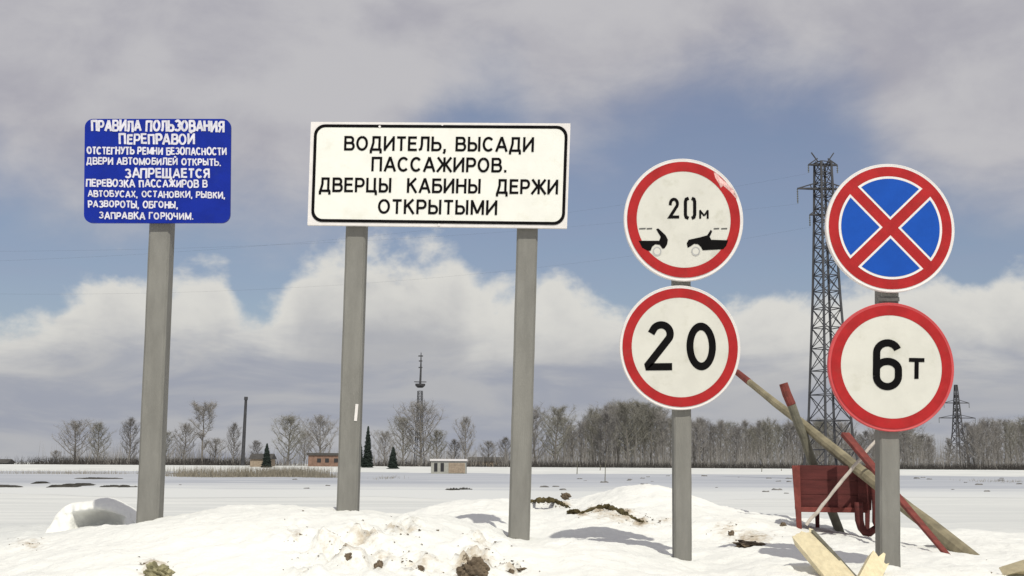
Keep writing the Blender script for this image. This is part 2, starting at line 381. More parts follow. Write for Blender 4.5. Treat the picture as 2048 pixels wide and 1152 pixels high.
def sheet(name, near, far, x0, x1, nseg, z, m, amp, kind='structure', fr=.02):
    xs = np.linspace(x0, x1, nseg)
    yn = near + fbm(xs * fr, xs * 0 + 3.3, 5, .6) * amp; yf = far + fbm(xs * fr + 40, xs * 0 + 8.3, 5, .6) * amp * 3
    v = [(x, y, z) for x, y in zip(xs, yn)] + [(x, y, z) for x, y in zip(xs, yf)]
    f = [(i, i + 1, nseg + i + 1, nseg + i) for i in range(nseg - 1)]
    me = bpy.data.meshes.new(name); me.from_pydata(v, [], f); me.update()
    return tag(link(name, me, None, m), kind=kind)
sheet('grey_flat', 74, 262, -420, 420, 900, .004, M_grey, 26)  # greyer, bluer sheet laid over the far flat field

# thawed dark earth along the near river bank, far left
def earth_patch(px0, px1, py, thick, seed):
    r = random.Random(seed); d = EYE * F / (py - 930 + (1024 - (px0 + px1) / 2) * .0058)
    a = P(px0, py, d).x; b = P(px1, py, d).x; k = 60; v = []; f = []
    for i in range(k):
        t = i / (k - 1); x = a + (b - a) * t; e = math.sin(math.pi * t) ** .4
        hw = thick * e * (.55 + .9 * r.random()); h = .02 + .16 * e * r.random(); o = math.sin(t * 9 + seed) * thick * .4
        v += [(x, d - hw + o, -.02), (x, d - hw * .3 + o, h), (x, d + hw * .4 + o, h * .8), (x, d + hw + o, -.02)]
    for i in range(k - 1):
        for j in range(3): f.append((4 * i + j, 4 * i + 4 + j, 4 * i + 5 + j, 4 * i + 1 + j))
    me = bpy.data.meshes.new('bare_earth'); me.from_pydata(v, [], f); me.update()
    tag(link('bare_earth', me, None, M_earth), kind='structure')
for a in ((-120, 46, 973, 2.2, 1), (98, 160, 973, 1.6, 2), (130, 190, 970, 2.0, 3), (205, 275, 973, 1.2, 4), (75, 90, 966, 1.6, 5), (150, 240, 957, 2.4, 6), (890, 920, 979, .8, 7), (915, 945, 978, .7, 8)): earth_patch(*a)

# ------------------------------------------------------------------ signs
def poly(name, outline, y, m, parent, thick=0.0, smooth=False):
    """flat piece with the given (x,z) outline, its face at depth y"""
    n = len(outline); mb = MB()
    if thick:
        v = [(x, y, z) for x, z in outline] + [(x, y + thick, z) for x, z in outline]
        f = [tuple(range(n)), tuple(reversed(range(n, 2 * n)))] + [(i, i + n, (i + 1) % n + n, (i + 1) % n) for i in range(n)]
    else:
        v = [(x, y, z) for x, z in outline]; f = [tuple(range(n))]
    mb.add(v, f); return mb.build(name, m, parent)
KZ = 1.0        # height to width of the disc being built (the plates are not quite round)
def ring(name, cx, cz, r0, r1, y, m, parent, seg=96, kx0=1, kx1=1):
    v = []; f = []
    for i in range(seg):
        a = 2 * math.pi * i / seg
        v += [(cx + r0 * kx0 * math.cos(a), y, cz + KZ * r0 * math.sin(a)), (cx + r1 * kx1 * math.cos(a), y, cz + KZ * r1 * math.sin(a))]
    for i in range(seg):
        j = (i + 1) % seg; f.append((2 * i, 2 * i + 1, 2 * j + 1, 2 * j))
    return MB().add(v, f).build(name, m, parent)
def circle(cx, cz, r, seg=96): return [(cx + r * math.cos(2 * math.pi * i / seg), cz + KZ * r * math.sin(2 * math.pi * i / seg)) for i in range(seg)]
def ribbon(pts, wd):
    """stroke of constant width along 2-D points -> vertices and faces in (x,z)"""
    p = [Vector(q) for q in pts]; v = []
    for i, q in enumerate(p):
        a = (p[i] - p[i - 1]).normalized() if i else None; b = (p[i + 1] - p[i]).normalized() if i < len(p) - 1 else None
        a = a or b; b = b or a; na = Vector((-a.y, a.x)); nb = Vector((-b.y, b.x)); mt = (na + nb).normalized(); k = 1 / max(.45, mt.dot(na))
        v += [q + mt * wd / 2 * k, q - mt * wd / 2 * k]
    return v, [(2 * i, 2 * i + 1, 2 * i + 3, 2 * i + 2) for i in range(len(p) - 1)]
def strokes(name, lines, px2, y, m, parent):
    """lines: list of (pixel points, pixel width)"""
    mb = MB()
    for k, (pl, wd) in enumerate(lines):
        v, f = ribbon(pl, wd); mb.add([(px2(*q)[0], y - .0002 * k, px2(*q)[1]) for q in v], f)
    return mb.build(name, m, parent)
def arc(cx, cy, rx, ry, a0, a1, k=18): return [(cx + rx * math.cos(R(a0 + (a1 - a0) * i / k)), cy - ry * math.sin(R(a0 + (a1 - a0) * i / k))) for i in range(k + 1)]
def bowl(x0, x1, y0, y1, k=9):
    xm = x1 - (y1 - y0) * .5 * .8; xm = max(xm, x0)
    return [(x0, y1)] + [(xm + (x1 - xm) * math.cos(R(90 - 180 * i / k)), (y0 + y1) / 2 + (y1 - y0) / 2 * math.sin(R(90 - 180 * i / k))) for i in range(k + 1)] + [(x0, y0)]
def oval(cx, cy, rx, ry, a0=90, a1=450, k=22): return [(cx + rx * math.cos(R(a0 + (a1 - a0) * i / k)), cy + ry * math.sin(R(a0 + (a1 - a0) * i / k))) for i in range(k + 1)]
V = lambda x, a=0, b=1: [(x, a), (x, b)]
H = lambda y, a, b: [(a, y), (b, y)]
T_, B_ = .92, .08          # centre lines of the top and bottom strokes
GL = {'А': (.80, [[(.06, 0), (.40, 1)], [(.40, 1), (.74, 0)], H(.32, .18, .62)]), 'Б': (.68, [V(.08), H(T_, .08, .60), bowl(.08, .62, B_, .56)]),
 'В': (.70, [V(.08), bowl(.08, .58, .52, T_), bowl(.08, .63, B_, .52)]), 'Г': (.58, [V(.08), H(T_, .08, .56)]),
 'Д': (.80, [[(.22, 1), (.22, .55), (.10, B_)], V(.62, B_, 1), H(T_, .22, .62), H(B_, .02, .76), V(.07, -.18, B_), V(.71, -.18, B_)]),
 'Е': (.62, [V(.08), H(T_, .08, .58), H(.52, .08, .54), H(B_, .08, .60)]), 'Ж': (.98, [V(.49), [(.05, 1), (.40, .52)], [(.40, .52), (.02, 0)], [(.93, 1), (.58, .52)], [(.58, .52), (.96, 0)], H(.52, .40, .58)]),
 'З': (.62, [oval(.29, .715, .24, .205, 155, -90, 14), oval(.29, .295, .27, .215, 90, -155, 14)]), 'И': (.74, [V(.08), V(.64), [(.08, .1), (.64, .9)]]), 'Й': (.74, [V(.08), V(.64), [(.08, .1), (.64, .9)], [(.22, 1.2), (.36, 1.1), (.50, 1.2)]]),
 'К': (.70, [V(.08), [(.60, 1), (.12, .48)], [(.27, .60), (.64, 0)]]), 'Л': (.72, [[(.20, 1), (.20, .45), (.15, .15), (.02, B_)], V(.62), H(T_, .20, .62)]), 'М': (.88, [V(.08), V(.78), [(.08, .95), (.43, .1)], [(.43, .1), (.78, .95)]]),
 'Н': (.72, [V(.08), V(.62), H(.52, .08, .62)]), 'О': (.80, [oval(.38, .5, .31, .43)]), 'П': (.72, [V(.08), V(.62), H(T_, .08, .62)]), 'Р': (.66, [V(.08), bowl(.08, .58, .42, T_)]),
 'С': (.74, [oval(.38, .5, .31, .43, 42, 318, 18)]), 'Т': (.64, [V(.31), H(T_, .02, .60)]), 'У': (.68, [[(.05, 1), (.34, .38)], [(.62, 1), (.28, .15), (.20, B_), (.08, B_)]]), 'Х': (.70, [[(.05, 1), (.62, 0)], [(.62, 1), (.05, 0)]]),
 'Ц': (.76, [V(.08), V(.58), H(B_, .08, .72), V(.67, -.18, B_)]), 'Ч': (.68, [V(.58), [(.08, 1), (.08, .6), (.18, .46), (.58, .46)]]), 'Щ': (1.0, [V(.08), V(.44), V(.80), H(B_, .08, .95), V(.90, -.18, B_)]),
 'Ы': (.88, [V(.08), bowl(.08, .56, B_, .56), V(.76)]), 'Ь': (.66, [V(.08), bowl(.08, .60, B_, .56)]), 'Ю': (1.0, [V(.08), H(.52, .08, .36), oval(.62, .5, .27, .43)]), 'Я': (.68, [V(.58), [(.58, T_), (.26, T_), (.10, .80), (.10, .58), (.26, .46), (.58, .46)], [(.30, .46), (.06, 0)]]),
 ',': (.26, [[(.12, .16), (.12, 0), (.06, -.16)]]), '.': (.26, [V(.12, 0, .17)]), ' ': (.36, [])}
def text_line(s, box, px2, y, m, parent, wt_=.17, hand=0.0, seed=0):
    """one line of block capitals drawn stroke by stroke inside the pixel box (x0, y0, x1, y1, fall of the baseline)"""
    r = random.Random(seed); x0, y0, x1, y1, dy = box; hp = y1 - y0; sp = .10
    tot = sum(GL[c][0] + sp for c in s) - sp; kx = (x1 - x0) / tot; cur = 0; mb = MB(); layer = 0
    for c in s + ' ':
        if c == ' ' and mb.v: mb.build('word', m, parent); mb = MB()
        wd, st = GL[c]; jx, jy, js, rot = [r.uniform(-1, 1) * hand for _ in range(4)]
        for pl in st:
            q = []
            for a, b in pl:
                a2 = (a - wd / 2) * (1 + .05 * js) + wd / 2 + .03 * jx + .06 * rot * (b - .5); b2 = (b - .5) * (1 + .07 * js) + .5 + .05 * jy
                X = x0 + (cur + a2) * kx; q.append((X, y1 - b2 * hp + dy * (X - x0) / (x1 - x0)))
            v, f = ribbon(q, wt_ * hp * (1 + .12 * hand * r.uniform(-1, 1))); layer = (layer + 1) % 12
            mb.add([(px2(*p)[0], y - .00012 * layer, px2(*p)[1]) for p in v], f)
        cur += wd + sp
def rounded(px2, x0, y0, x1, y1, r, sk=0.0, dy=0.0, k=7):
    o = []
    for cx, cy, a in ((x1 - r, y0 + r, 90), (x0 + r, y0 + r, 180), (x0 + r, y1 - r, 270), (x1 - r, y1 - r, 0)):
        if True:
            for i in range(k + 1):
                b = R(a - (90 if False else 0) + (0)) ; ang = R({90: 0, 180: 90, 270: 180, 0: 270}[a] + 90 * i / k)
                X = cx + r * math.cos(ang); Yp = cy - r * math.sin(ang)
                t = (Yp - y0) / (y1 - y0); u = (X - x0) / (x1 - x0)
                o.append(px2(X + sk * t, Yp + dy * u))
    return o
def concrete_post(parent, d, xb0, xb1, yb, xt0, xt1, yt, depth=.12, sink=.5, seed=0):
    """square post between the pixel pair at its foot and the pair at its head"""
    b0 = P(xb0, yb, d); b1 = P(xb1, yb, d); t0 = P(xt0, yt, d); t1 = P(xt1, yt, d)
    e = (b0 - t0).normalized() * sink; b0 = b0 + e; b1 = b1 + e
    N = 26; mb = MB(); r = random.Random(seed); rows = []
    for i in range(N + 1):
        t = i / N; a = b0.lerp(t0, t); b = b1.lerp(t1, t); ch = (b.x - a.x) * .10
        j = lambda: r.uniform(-1, 1) * .0012
        rows.append([(a.x + ch + j(), d + j(), a.z), (b.x - ch + j(), d + j(), b.z), (b.x + j(), d + ch, b.z), (b.x, d + depth - ch, b.z),
                     (b.x - ch, d + depth, b.z), (a.x + ch, d + depth, a.z), (a.x, d + depth - ch, a.z), (a.x + j(), d + ch, a.z)])
    v = [p for q in rows for p in q]; f = []
    for i in range(N):
        for j in range(8): f.append((8 * i + j, 8 * i + (j + 1) % 8, 8 * i + 8 + (j + 1) % 8, 8 * i + 8 + j))
    f += [tuple(reversed(range(8))), tuple(8 * N + j for j in range(8))]
    mb.add(v, f); return mb.build('post', M_conc, parent)

# --- blue sign
D1 = 8.35
q1 = lambda px, py: (lambda p: (p.x, p.z))(P(px, py, D1))
b = P(292, 1042, D1)
t = thing('notice_sign', (b.x, D1, b.z), 'blue hand painted notice board with white lettering on a single concrete post', 'sign')
concrete_post(t, D1 + .04, 271, 316, 1044, 303, 345, 330, .14, .5, 1)
pn = poly('panel', rounded(q1, 170, 238, 462, 446, 17, sk=-2), D1 - .004, M_blue2, t, .022)
L = [('ПРАВИЛА ПОЛЬЗОВАНИЯ', (183, 241, 449, 263, 1)), ('ПЕРЕПРАВОЙ', (239, 268, 390, 289, 0)), ('ОТСТЕГНУТЬ РЕМНИ БЕЗОПАСНОСТИ', (174, 294, 454, 309, 2)),
     ('ДВЕРИ АВТОМОБИЛЕЙ ОТКРЫТЬ.', (174, 315, 443, 329, 3)), ('ЗАПРЕЩАЕТСЯ', (251, 337, 420, 356, 0)), ('ПЕРЕВОЗКА ПАССАЖИРОВ В', (173, 359, 415, 374, 2)),
     ('АВТОБУСАХ, ОСТАНОВКИ, РЫВКИ,', (176, 381, 451, 394, 3)), ('РАЗВОРОТЫ, ОБГОНЫ,', (177, 401, 357, 415, 2)), ('ЗАПРАВКА ГОРЮЧИМ.', (199, 424, 388, 438, 2))]
for i, (s, bx) in enumerate(L): text_line(s, bx, q1, D1 - .007, M_wpaint, t, .205, 1.0, i)

# --- large white sign on two posts
D2 = 8.15
q2 = lambda px, py: (lambda p: (p.x, p.z))(P(px, py, D2))
b = P(860, 1050, D2)
t = thing('information_sign', (b.x, D2, b.z), 'large white rectangular sign with black lettering on two concrete posts', 'sign')
concrete_post(t, D2 + .05, 672, 714, 1024, 694, 734, 380, .14, .5, 2)
p3 = concrete_post(t, D2 + .05, 1016, 1059, 1084, 1036, 1078, 380, .14, .5, 3)
def skew(px, py):       # the board hangs slightly askew
    return q2(px - (py - 244) * .034, py + (px - 622) * .006 + (px - 622) * (py - 244) / 206 * .007)
poly('panel', [skew(x, y) for x, y in ((1141, 244), (622, 244), (622, 450), (1141, 450))][::1], D2 - .004, M_rimw, t, .03)
poly('face', rounded(skew, 631, 252, 1133, 442, 21), D2 - .0062, M_white, t)
rr = [(rounded(lambda a, c: (a, c), 629, 249, 1136, 444, 22)), (rounded(lambda a, c: (a, c), 635, 255, 1130, 438, 17))]
mb = MB(); nn = len(rr[0])
mb.add([(skew(*p)[0], D2 - .0078, skew(*p)[1]) for k in rr for p in k], [(i, (i + 1) % nn, nn + (i + 1) % nn, nn + i) for i in range(nn)])
mb.build('border', M_black, t)
for s, bx in (('ВОДИТЕЛЬ, ВЫСАДИ', (690, 272, 1070, 301, 0)), ('ПАССАЖИРОВ.', (746, 313, 1018, 342, 0)), ('ДВЕРЦЫ  КАБИНЫ  ДЕРЖИ', (643, 355, 1121, 384, 0)), ('ОТКРЫТЫМИ', (762, 397, 1001, 426, 0))):
    text_line(s, bx, skew, D2 - .0085, M_black, t, .165)
for x, y in ((885, 248), (885, 447), (760, 253)):
    p = skew(x, y); poly('rivet', circle(*p, .008, 12), D2 - .010, M_rimw, t, .006)
MB().bar(P(714, 808, D2 + .046), P(711, 842, D2 + .046), .018, .004, up=(0, 1, 0)).build('paint_chip', M_rimw, t)

# --- round signs
def disc(parent, px, py, rpx, d, name='sign_disc', rim=M_rimw, hpx=None, label=None):
    global KZ
    r = (P(px + rpx, py, d).x - P(px - rpx, py, d).x) / 2; a, b = P(px, py - hpx, d), P(px, py + hpx, d); KZ = (a.z - b.z) / 2 / r; c = P(px, py, d); c.z = (a.z + b.z) / 2
    mb = MB(); seg = 96; prof = [(0.0, -.004), (.972, -.004), (.99, -.006), (1.0, -.001), (1.0, .022), (.985, .022), (.98, .002), (0, .002)]
    v = []; f = []
    for (k, y) in prof:
        v += [(c.x + r * k * math.cos(2 * math.pi * i / seg), d + y, c.z + KZ * r * k * math.sin(2 * math.pi * i / seg)) for i in range(seg)] if k else [(c.x, d + y, c.z)]
    def idxs(j):
        o = 0
        for jj in range(j): o += seg if prof[jj][0] else 1
        return o
    for j in range(len(prof) - 1):
        a, b2 = idxs(j), idxs(j + 1)
        for i in range(seg):
            i2 = (i + 1) % seg
            if prof[j][0] == 0: f.append((a, b2 + i2, b2 + i))
            elif prof[j + 1][0] == 0: f.append((a + i, a + i2, b2))
            else: f.append((a + i, a + i2, b2 + i2, b2 + i))
    o = mb.add(v, f).build(name, rim, parent)
    if label: o['label'] = label
    return o, c, r
def sub(fn):     # sub-parts hang under the disc; their mesh is in the root's space because the disc has no offset
    return fn
D4 = 7.55
q4 = lambda px, py: (lambda p: (p.x, p.z))(P(px, py, D4))
b = P(1366, 1141, D4)
t = thing('sign_post', (b.x, D4, b.z), 'concrete post with two red bordered round signs, 20 m with cars above 20', 'road sign')
concrete_post(t, D4 + .03, 1349, 1384, 1141, 1346, 1381, 420, .11, .5, 4)
o, c, r = disc(t, 1367, 440, 119.5, D4, hpx=122.5, label='round red bordered sign with two cars and 20 m')
poly('face', circle(c.x, c.z, r * .85), D4 - .0062, M_round, o)
ring('border', c.x, c.z, r * .785, r * .945, D4 - .0078, M_red, o)
# digits 2 and stencilled 0, small m
strokes('numeral', [([(1340, 411)] + arc(1347.5, 408, 7, 9, 165, -30, 14) + [(1339.5, 434.5), (1358, 434.5)], 6)], q4, D4 - .0086, M_black, o)
strokes('numeral', [([(1377, 397), (1372, 399), (1370.5, 404), (1370.5, 430), (1372, 435), (1377, 437)], 6.5), ([(1383, 397), (1387.5, 399), (1389, 404), (1389, 430), (1387.5, 435), (1383, 437)], 6.5)], q4, D4 - .0086, M_black, o)
strokes('letter', [([(1400, 438), (1400, 421)], 4), ([(1399, 421), (1408, 432)], 3.6), ([(1408, 432), (1415.5, 421)], 3.6), ([(1415, 421), (1415, 438)], 4)], q4, D4 - .0086, M_black, o)
def pp(name, pts, y, m, par, d=None): return poly(name, [q4(*p) for p in pts][::-1], y, m, par)
pp('car_pictogram', [(1277, 482), (1318, 482), (1321, 474), (1312, 459), (1316, 457), (1331, 471), (1335.5, 480), (1334, 489), (1329, 497), (1325, 498), (1319, 490), (1310, 489), (1304, 494), (1301, 502), (1295, 502), (1284, 496)], D4 - .0086, M_black, o)
pp('car_pictogram', [(1456, 481), (1422, 480), (1419, 474), (1424, 463), (1421, 460), (1414, 471), (1400, 475), (1377, 480), (1373, 487), (1375, 496), (1381, 493), (1388, 488), (1396, 489), (1402, 495), (1405, 501), (1446, 499), (1452, 492)], D4 - .0086, M_black, o)
for xa, xb in ((1278, 1291), (1293, 1304), (1427, 1438), (1442, 1454)): strokes('car_roof_line', [([(xa, 458), (xb, 457.5)], 2.6)], q4, D4 - .0086, M_band, o)
for x, y in ((1314, 503), (1391, 503)):
    p = q4(x, y); k = D4 / F
    poly('wheel', circle(*p, 9.2 * k, 24), D4 - .0090, M_round, o); ring('wheel_outline', *p, 6.4 * k, 8.6 * k, D4 - .0094, M_steel, o, 24)
pp('peeled_patch', [(1427, 345), (1434, 348), (1440, 356), (1452, 366), (1466, 380), (1474, 396), (1470, 396), (1462, 386), (1452, 377), (1446, 372), (1441, 376), (1436, 366), (1430, 356)], D4 - .0088, mat('peeled pink sheeting', (.62, .36, .34), .6, .4, 60, (.75, .7, .68), .9, 30), o)
o, c, r = disc(t, 1360, 695.5, 121, D4, hpx=124.5, label='round red bordered sign reading 20')
poly('face', circle(c.x, c.z, r * .86), D4 - .0062, M_round, o)
ring('border', c.x, c.z, r * .80, r * .952, D4 - .0078, M_red, o)
strokes('numeral', [([(1302, 667)] + arc(1322, 668, 18, 18, 140, -28, 18) + [(1296, 730), (1297, 734), (1344, 733.5)], 14.5)], q4, D4 - .0086, M_black, o)
k = D4 / F; p = q4(1402, 693)
v = []; f = []; sg = 48
for i in range(sg):
    a = 2 * math.pi * i / sg
    for rx, rz in ((15.5, 32.5), (29.5, 48)): v.append((p[0] + rx * k * math.cos(a), D4 - .0086, p[1] + rz * k * math.sin(a)))
for i in range(sg): j = (i + 1) % sg; f.append((2 * i, 2 * i + 1, 2 * j + 1, 2 * j))
MB().add(v, f).build('numeral', M_black, o)
for y in (567,):
    MB().box(P(1343, y, D4).x, P(1384, y, D4).x, D4 + .022, D4 + .03, P(0, y + 5, D4).z, P(0, y - 4, D4).z).build('clamp', M_band, t)

D5 = 7.05
q5 = lambda px, py: (lambda p: (p.x, p.z))(P(px, py, D5))
b = P(1781, 1165, D5)
t = thing('sign_post', (b.x, D5, b.z), 'concrete post with a blue no stopping sign above a round 6 tonne limit sign', 'road sign')
concrete_post(t, D5 + .03, 1761, 1803, 1165, 1759, 1797, 440, .11, .5, 5)
o, c, r = disc(t, 1780, 456.5, 129, D5, hpx=128.5, label='round blue sign with a red cross and red border')
poly('face', circle(c.x, c.z, r * .952), D5 - .0062, M_red, o)
def sector(mid, R1, gap, y, m, name):
    """quarter between the two red bars, mid = direction of its middle in degrees"""
    g = gap / math.sin(R(45)); ux, uz = math.cos(R(mid)), math.sin(R(mid))
    half = 45 - math.degrees(math.asin(gap / R1))
    pts = [(c.x + ux * g, c.z + KZ * uz * g)] + [(c.x + R1 * math.cos(R(mid + half * (2 * i / 24 - 1))), c.z + KZ * R1 * math.sin(R(mid + half * (2 * i / 24 - 1)))) for i in range(25)]
    return poly(name, pts, y, m, o)
for a in (-1.5, 88.5, 178.5, 268.5):
    sector(a, r * .80, r * .085, D5 - .0078, M_rimw, 'white_edge'); sector(a, r * .762, r * .118, D5 - .0094, M_blue, 'blue_segment')
o, c, r = disc(t, 1782, 734.5, 126, D5, hpx=129, rim=mat('red painted rim', (.52, .07, .075), .5, .1, 12), label='round red bordered sign reading 6 t')
ring('border', c.x, c.z, r * .80, r * .955, D5 - .0078, M_red, o)
poly('face', circle(c.x, c.z, r * .84), D5 - .0062, M_round, o)
strokes('numeral', [(arc(1774, 706, 21.5, 20, 20, 178, 16) + [(1752, 752)], 14.5), (arc(1774, 752, 22, 21.5, 180, 360, 16) + [(1796, 742)] + arc(1774, 740, 22, 17, 0, 180, 14) + [(1752, 752)], 14.5)], q5, D5 - .0086, M_black, o)
strokes('letter', [([(1817, 720), (1848, 720.5)], 8), ([(1832.5, 722), (1832, 758)], 8.5)], q5, D5 - .0086, M_black, o)
for y in (587,):
    MB().box(P(1757, y, D5).x, P(1801, y, D5).x, D5 + .022, D5 + .03, P(0, y + 4, D5).z, P(0, y - 4, D5).z).build('clamp', M_band, t)

# ------------------------------------------------------------------ red box, poles and boards
DB = 9.72
b = P(1660, 1046, DB)
t = thing('wooden_box', (b.x, DB, b.z), 'dark red wooden box on legs with a curved hoop behind the 6 t post', 'box')
t.rotation_euler.z = -math.atan(b.x / DB)          # the box is turned to face the road
xa, xb = P(1596, 1000, DB).x, P(1724, 1000, DB).x
zt, zb = P(1660, 932, DB).z, P(1660, 1019, DB).z
hh = (zt - zb - .012) / 3
for side, (yy, dz) in {'front': (DB, 0), 'back': (DB + .42, .004)}.items():
    for i in range(3):
        MB().box(xa, xb, yy, yy + .022, zb + i * (hh + .0055), zb + i * (hh + .0055) + hh + .003 + dz).build('board', M_redwood, t, bevel=.003)
for x in (xa - .02, xb):
    for i in range(3): MB().box(x, x + .02, DB + .024, DB + .418, zb + i * (hh + .0055), zb + i * (hh + .0055) + hh + .003).build('side_board', M_redwood, t, bevel=.003)
MB().box(xa, xb, DB + .025, DB + .415, zb - .022, zb - .002).build('bottom', M_redwood, t)
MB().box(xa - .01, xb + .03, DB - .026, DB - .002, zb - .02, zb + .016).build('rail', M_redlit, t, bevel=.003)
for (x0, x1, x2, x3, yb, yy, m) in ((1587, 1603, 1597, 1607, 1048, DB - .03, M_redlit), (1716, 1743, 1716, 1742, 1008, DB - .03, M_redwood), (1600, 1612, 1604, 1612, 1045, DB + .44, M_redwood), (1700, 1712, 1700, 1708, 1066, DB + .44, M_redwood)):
    a = [P(x2, yb + 12, yy), P(x3, yb + 12, yy), P(x1, 931, yy), P(x0, 931, yy)]
    MB().hexa(a, [p + Vector((0, .026, 0)) for p in a]).build('leg', m, t, bevel=.003)
hp = [(1746, 936), (1748, 962), (1750, 992), (1752, 1020), (1752.5, 1044), (1749, 1058), (1741, 1065), (1732, 1064), (1725, 1055), (1721, 1040), (1720, 1020), (1720, 1004)]
hr = [.020, .020, .022, .024, .026, .028, .029, .030, .030, .032, .033, .033]
mb = MB()
mb.tube([P(x, y, DB - .066) for x, y in hp], hr, 10); mb.build('hoop', M_redwood, t, smooth=True)

def timber(name, a, b2, wx, wy, m, label, cat, up=(0, 0, 1), taper=1, bev=.004, seed=0, segs=10, wob=.006):
    a = Vector(a); b2 = Vector(b2); r = random.Random(seed)
    t = thing(name, b2 if b2.z < a.z else a, label, cat)
    return t, a, b2
def pole(name, a, b2, ra, rb, m, label, cat, seed=0, tip=None):
    r = random.Random(seed); a = Vector(a); b2 = Vector(b2); N = 14
    pts = [a.lerp(b2, i / N) + Vector((r.uniform(-1, 1), r.uniform(-1, 1), r.uniform(-1, 1))) * .004 for i in range(N + 1)]
    rad = [ra + (rb - ra) * i / N + r.uniform(-1, 1) * .0015 for i in range(N + 1)]
    low = b2 if b2.z < a.z else a
    if tip is None:
        o = MB().tube(pts, rad, 10).build(name, m, None, origin=tuple(low), smooth=False); return tag(o, label, cat)
    t = thing(name, low, label, cat); k, tm = tip
    MB().tube(pts[:k + 1], [q + .0015 for q in rad[:k + 1]], 10).build('painted_end', tm, t); MB().tube(pts[k:], rad[k:], 10).build('shaft', m, t)
    return t
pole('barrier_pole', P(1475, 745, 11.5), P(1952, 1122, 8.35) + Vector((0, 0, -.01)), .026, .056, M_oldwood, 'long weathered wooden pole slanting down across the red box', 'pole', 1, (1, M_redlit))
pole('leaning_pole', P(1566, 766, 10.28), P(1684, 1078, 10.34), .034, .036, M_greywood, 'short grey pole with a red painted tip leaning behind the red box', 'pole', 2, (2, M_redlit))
pole('thin_stick', P(1764, 866, 9.33), P(1612, 1050, 9.42), .011, .012, M_pale, 'thin pale stick propped diagonally in front of the red box', 'stick', 3)
a = P(1690, 868, 9.5); b2 = P(1896, 1112, 8.25)
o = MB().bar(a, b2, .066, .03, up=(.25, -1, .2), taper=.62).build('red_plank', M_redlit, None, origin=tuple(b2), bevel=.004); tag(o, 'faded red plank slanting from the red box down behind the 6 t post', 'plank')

def board(name, a, b2, wx, wy, up, m, label, seed):
    """sawn board with one splintered end at a"""
    r = random.Random(seed); a = Vector(a); b2 = Vector(b2); d = (b2 - a).normalized(); rt = d.cross(Vector(up)).normalized(); n = rt.cross(d).normalized()
    K = 9; v = []; f = []
    for layer in (0, 1):
        for i in range(K):
            s = (i / (K - 1) - .5) * wx; j = r.uniform(-.05, .03) if 0 < i < K - 1 else 0
            v += [a + d * (j + layer * .01) + rt * s + n * (wy * (.5 - layer)), b2 + rt * s + n * (wy * (.5 - layer))]
    k2 = 2 * K
    for i in range(K - 1):
        f += [(2 * i, 2 * i + 2, 2 * i + 3, 2 * i + 1), (k2 + 2 * i, k2 + 2 * i + 1, k2 + 2 * i + 3, k2 + 2 * i + 2), (2 * i, k2 + 2 * i, k2 + 2 * i + 2, 2 * i + 2), (2 * i + 1, 2 * i + 3, k2 + 2 * i + 3, k2 + 2 * i + 1)]
    f += [(0, 1, k2 + 1, k2), (2 * K - 2, k2 + 2 * K - 2, k2 + 2 * K - 1, 2 * K - 1)]
    me = bpy.data.meshes.new(name); me.from_pydata([tuple(p - b2) for p in v], [], f); me.update(); 
    o = link(name, me, None, m, b2); return tag(o, label, 'board')
board('broken_board', P(1608, 1074, 7.2), P(1702, 1185, 6.45), .125, .05, (-.25, -.6, .75), M_fresh, 'yellow sawn board with a splintered end sticking out of the snow', 1)
e0 = P(1627, 1068, 7.17); e1 = P(1735, 1185, 6.42); tag(MB().bar(e0, e1, .016, .05, up=(-.25, -.6, .75)).build('shade_strip', M_greywood, None, origin=tuple(e1)), 'thin dark strip for the shaded edge of the long yellow board', 'shade strip')  # added dark strip, paints in the shaded edge of the board
board('broken_board', P(1757, 1119, 6.85), P(1722, 1185, 6.6), .10, .05, (.5, -.5, .7), M_fresh, 'short broken yellow board end touching the foot of the 6 t post', 2)
board('broken_board', P(2022, 1143, 6.9), P(2085, 1124, 6.6), .10, .05, (.1, -.6, .8), M_fresh, 'tip of a yellow board at the far right edge of the snow', 3)

# ------------------------------------------------------------------ hollowed mound behind the blue sign
def hollow_mound(px0, px1, py_top, py_foot, d):
    K = 34; a = P(px0, py_foot, d); b2 = P(px1, py_foot, d); wd = b2.x - a.x; hgt = P(px0, py_top, d).z - a.z; v = []; M = 12
    for i in range(K + 1):
        t = i / K; e = max(0.0, 1 - abs(2 * t - 1.0) ** 2.6) ** .6; h = hgt * e * (1 + .06 * math.sin(t * 13)); cav = max(0.0, 1 - ((t - .55) / .29) ** 2) ** .5
        x = a.x + wd * t; g = a.z - .12
        prof = [(-.02 - .16 * (1 - cav), g), (.06 + .16 * cav - .20 * (1 - cav) * .4, a.z + h * .05), (.16 * cav - .04 * (1 - cav), a.z + h * .26), (.12 * cav - .01, a.z + h * .44), (.04 * cav, a.z + h * .55), (-.05 * cav, a.z + h * .59), (-.095 * cav, a.z + h * .65),
                (-.075 * cav + .03 * (1 - cav), a.z + h * .80), (.02, a.z + h * .97), (.16, a.z + h), (.32, a.z + h * .9), (.55, a.z + h * .5), (.85, g)]
        v += [(x, d + .1 + y + .01 * math.sin(i * 1.7 + k), z + .004 * math.sin(i * 2.3 + k * 1.3)) for k, (y, z) in enumerate(prof)]
    n2 = 13; f = [(i * n2 + k, (i + 1) * n2 + k, (i + 1) * n2 + k + 1, i * n2 + k + 1) for i in range(K) for k in range(n2 - 1)]
    me = bpy.data.meshes.new('snow_mound'); me.from_pydata(v, [], f); me.update()
    o = link('snow_mound', me, None, M_mound, smooth=True); o.modifiers.new('smooth', 'SUBSURF').render_levels = 1; tag(o, kind='structure')
hollow_mound(88, 268, 998, 1058, 10.3)

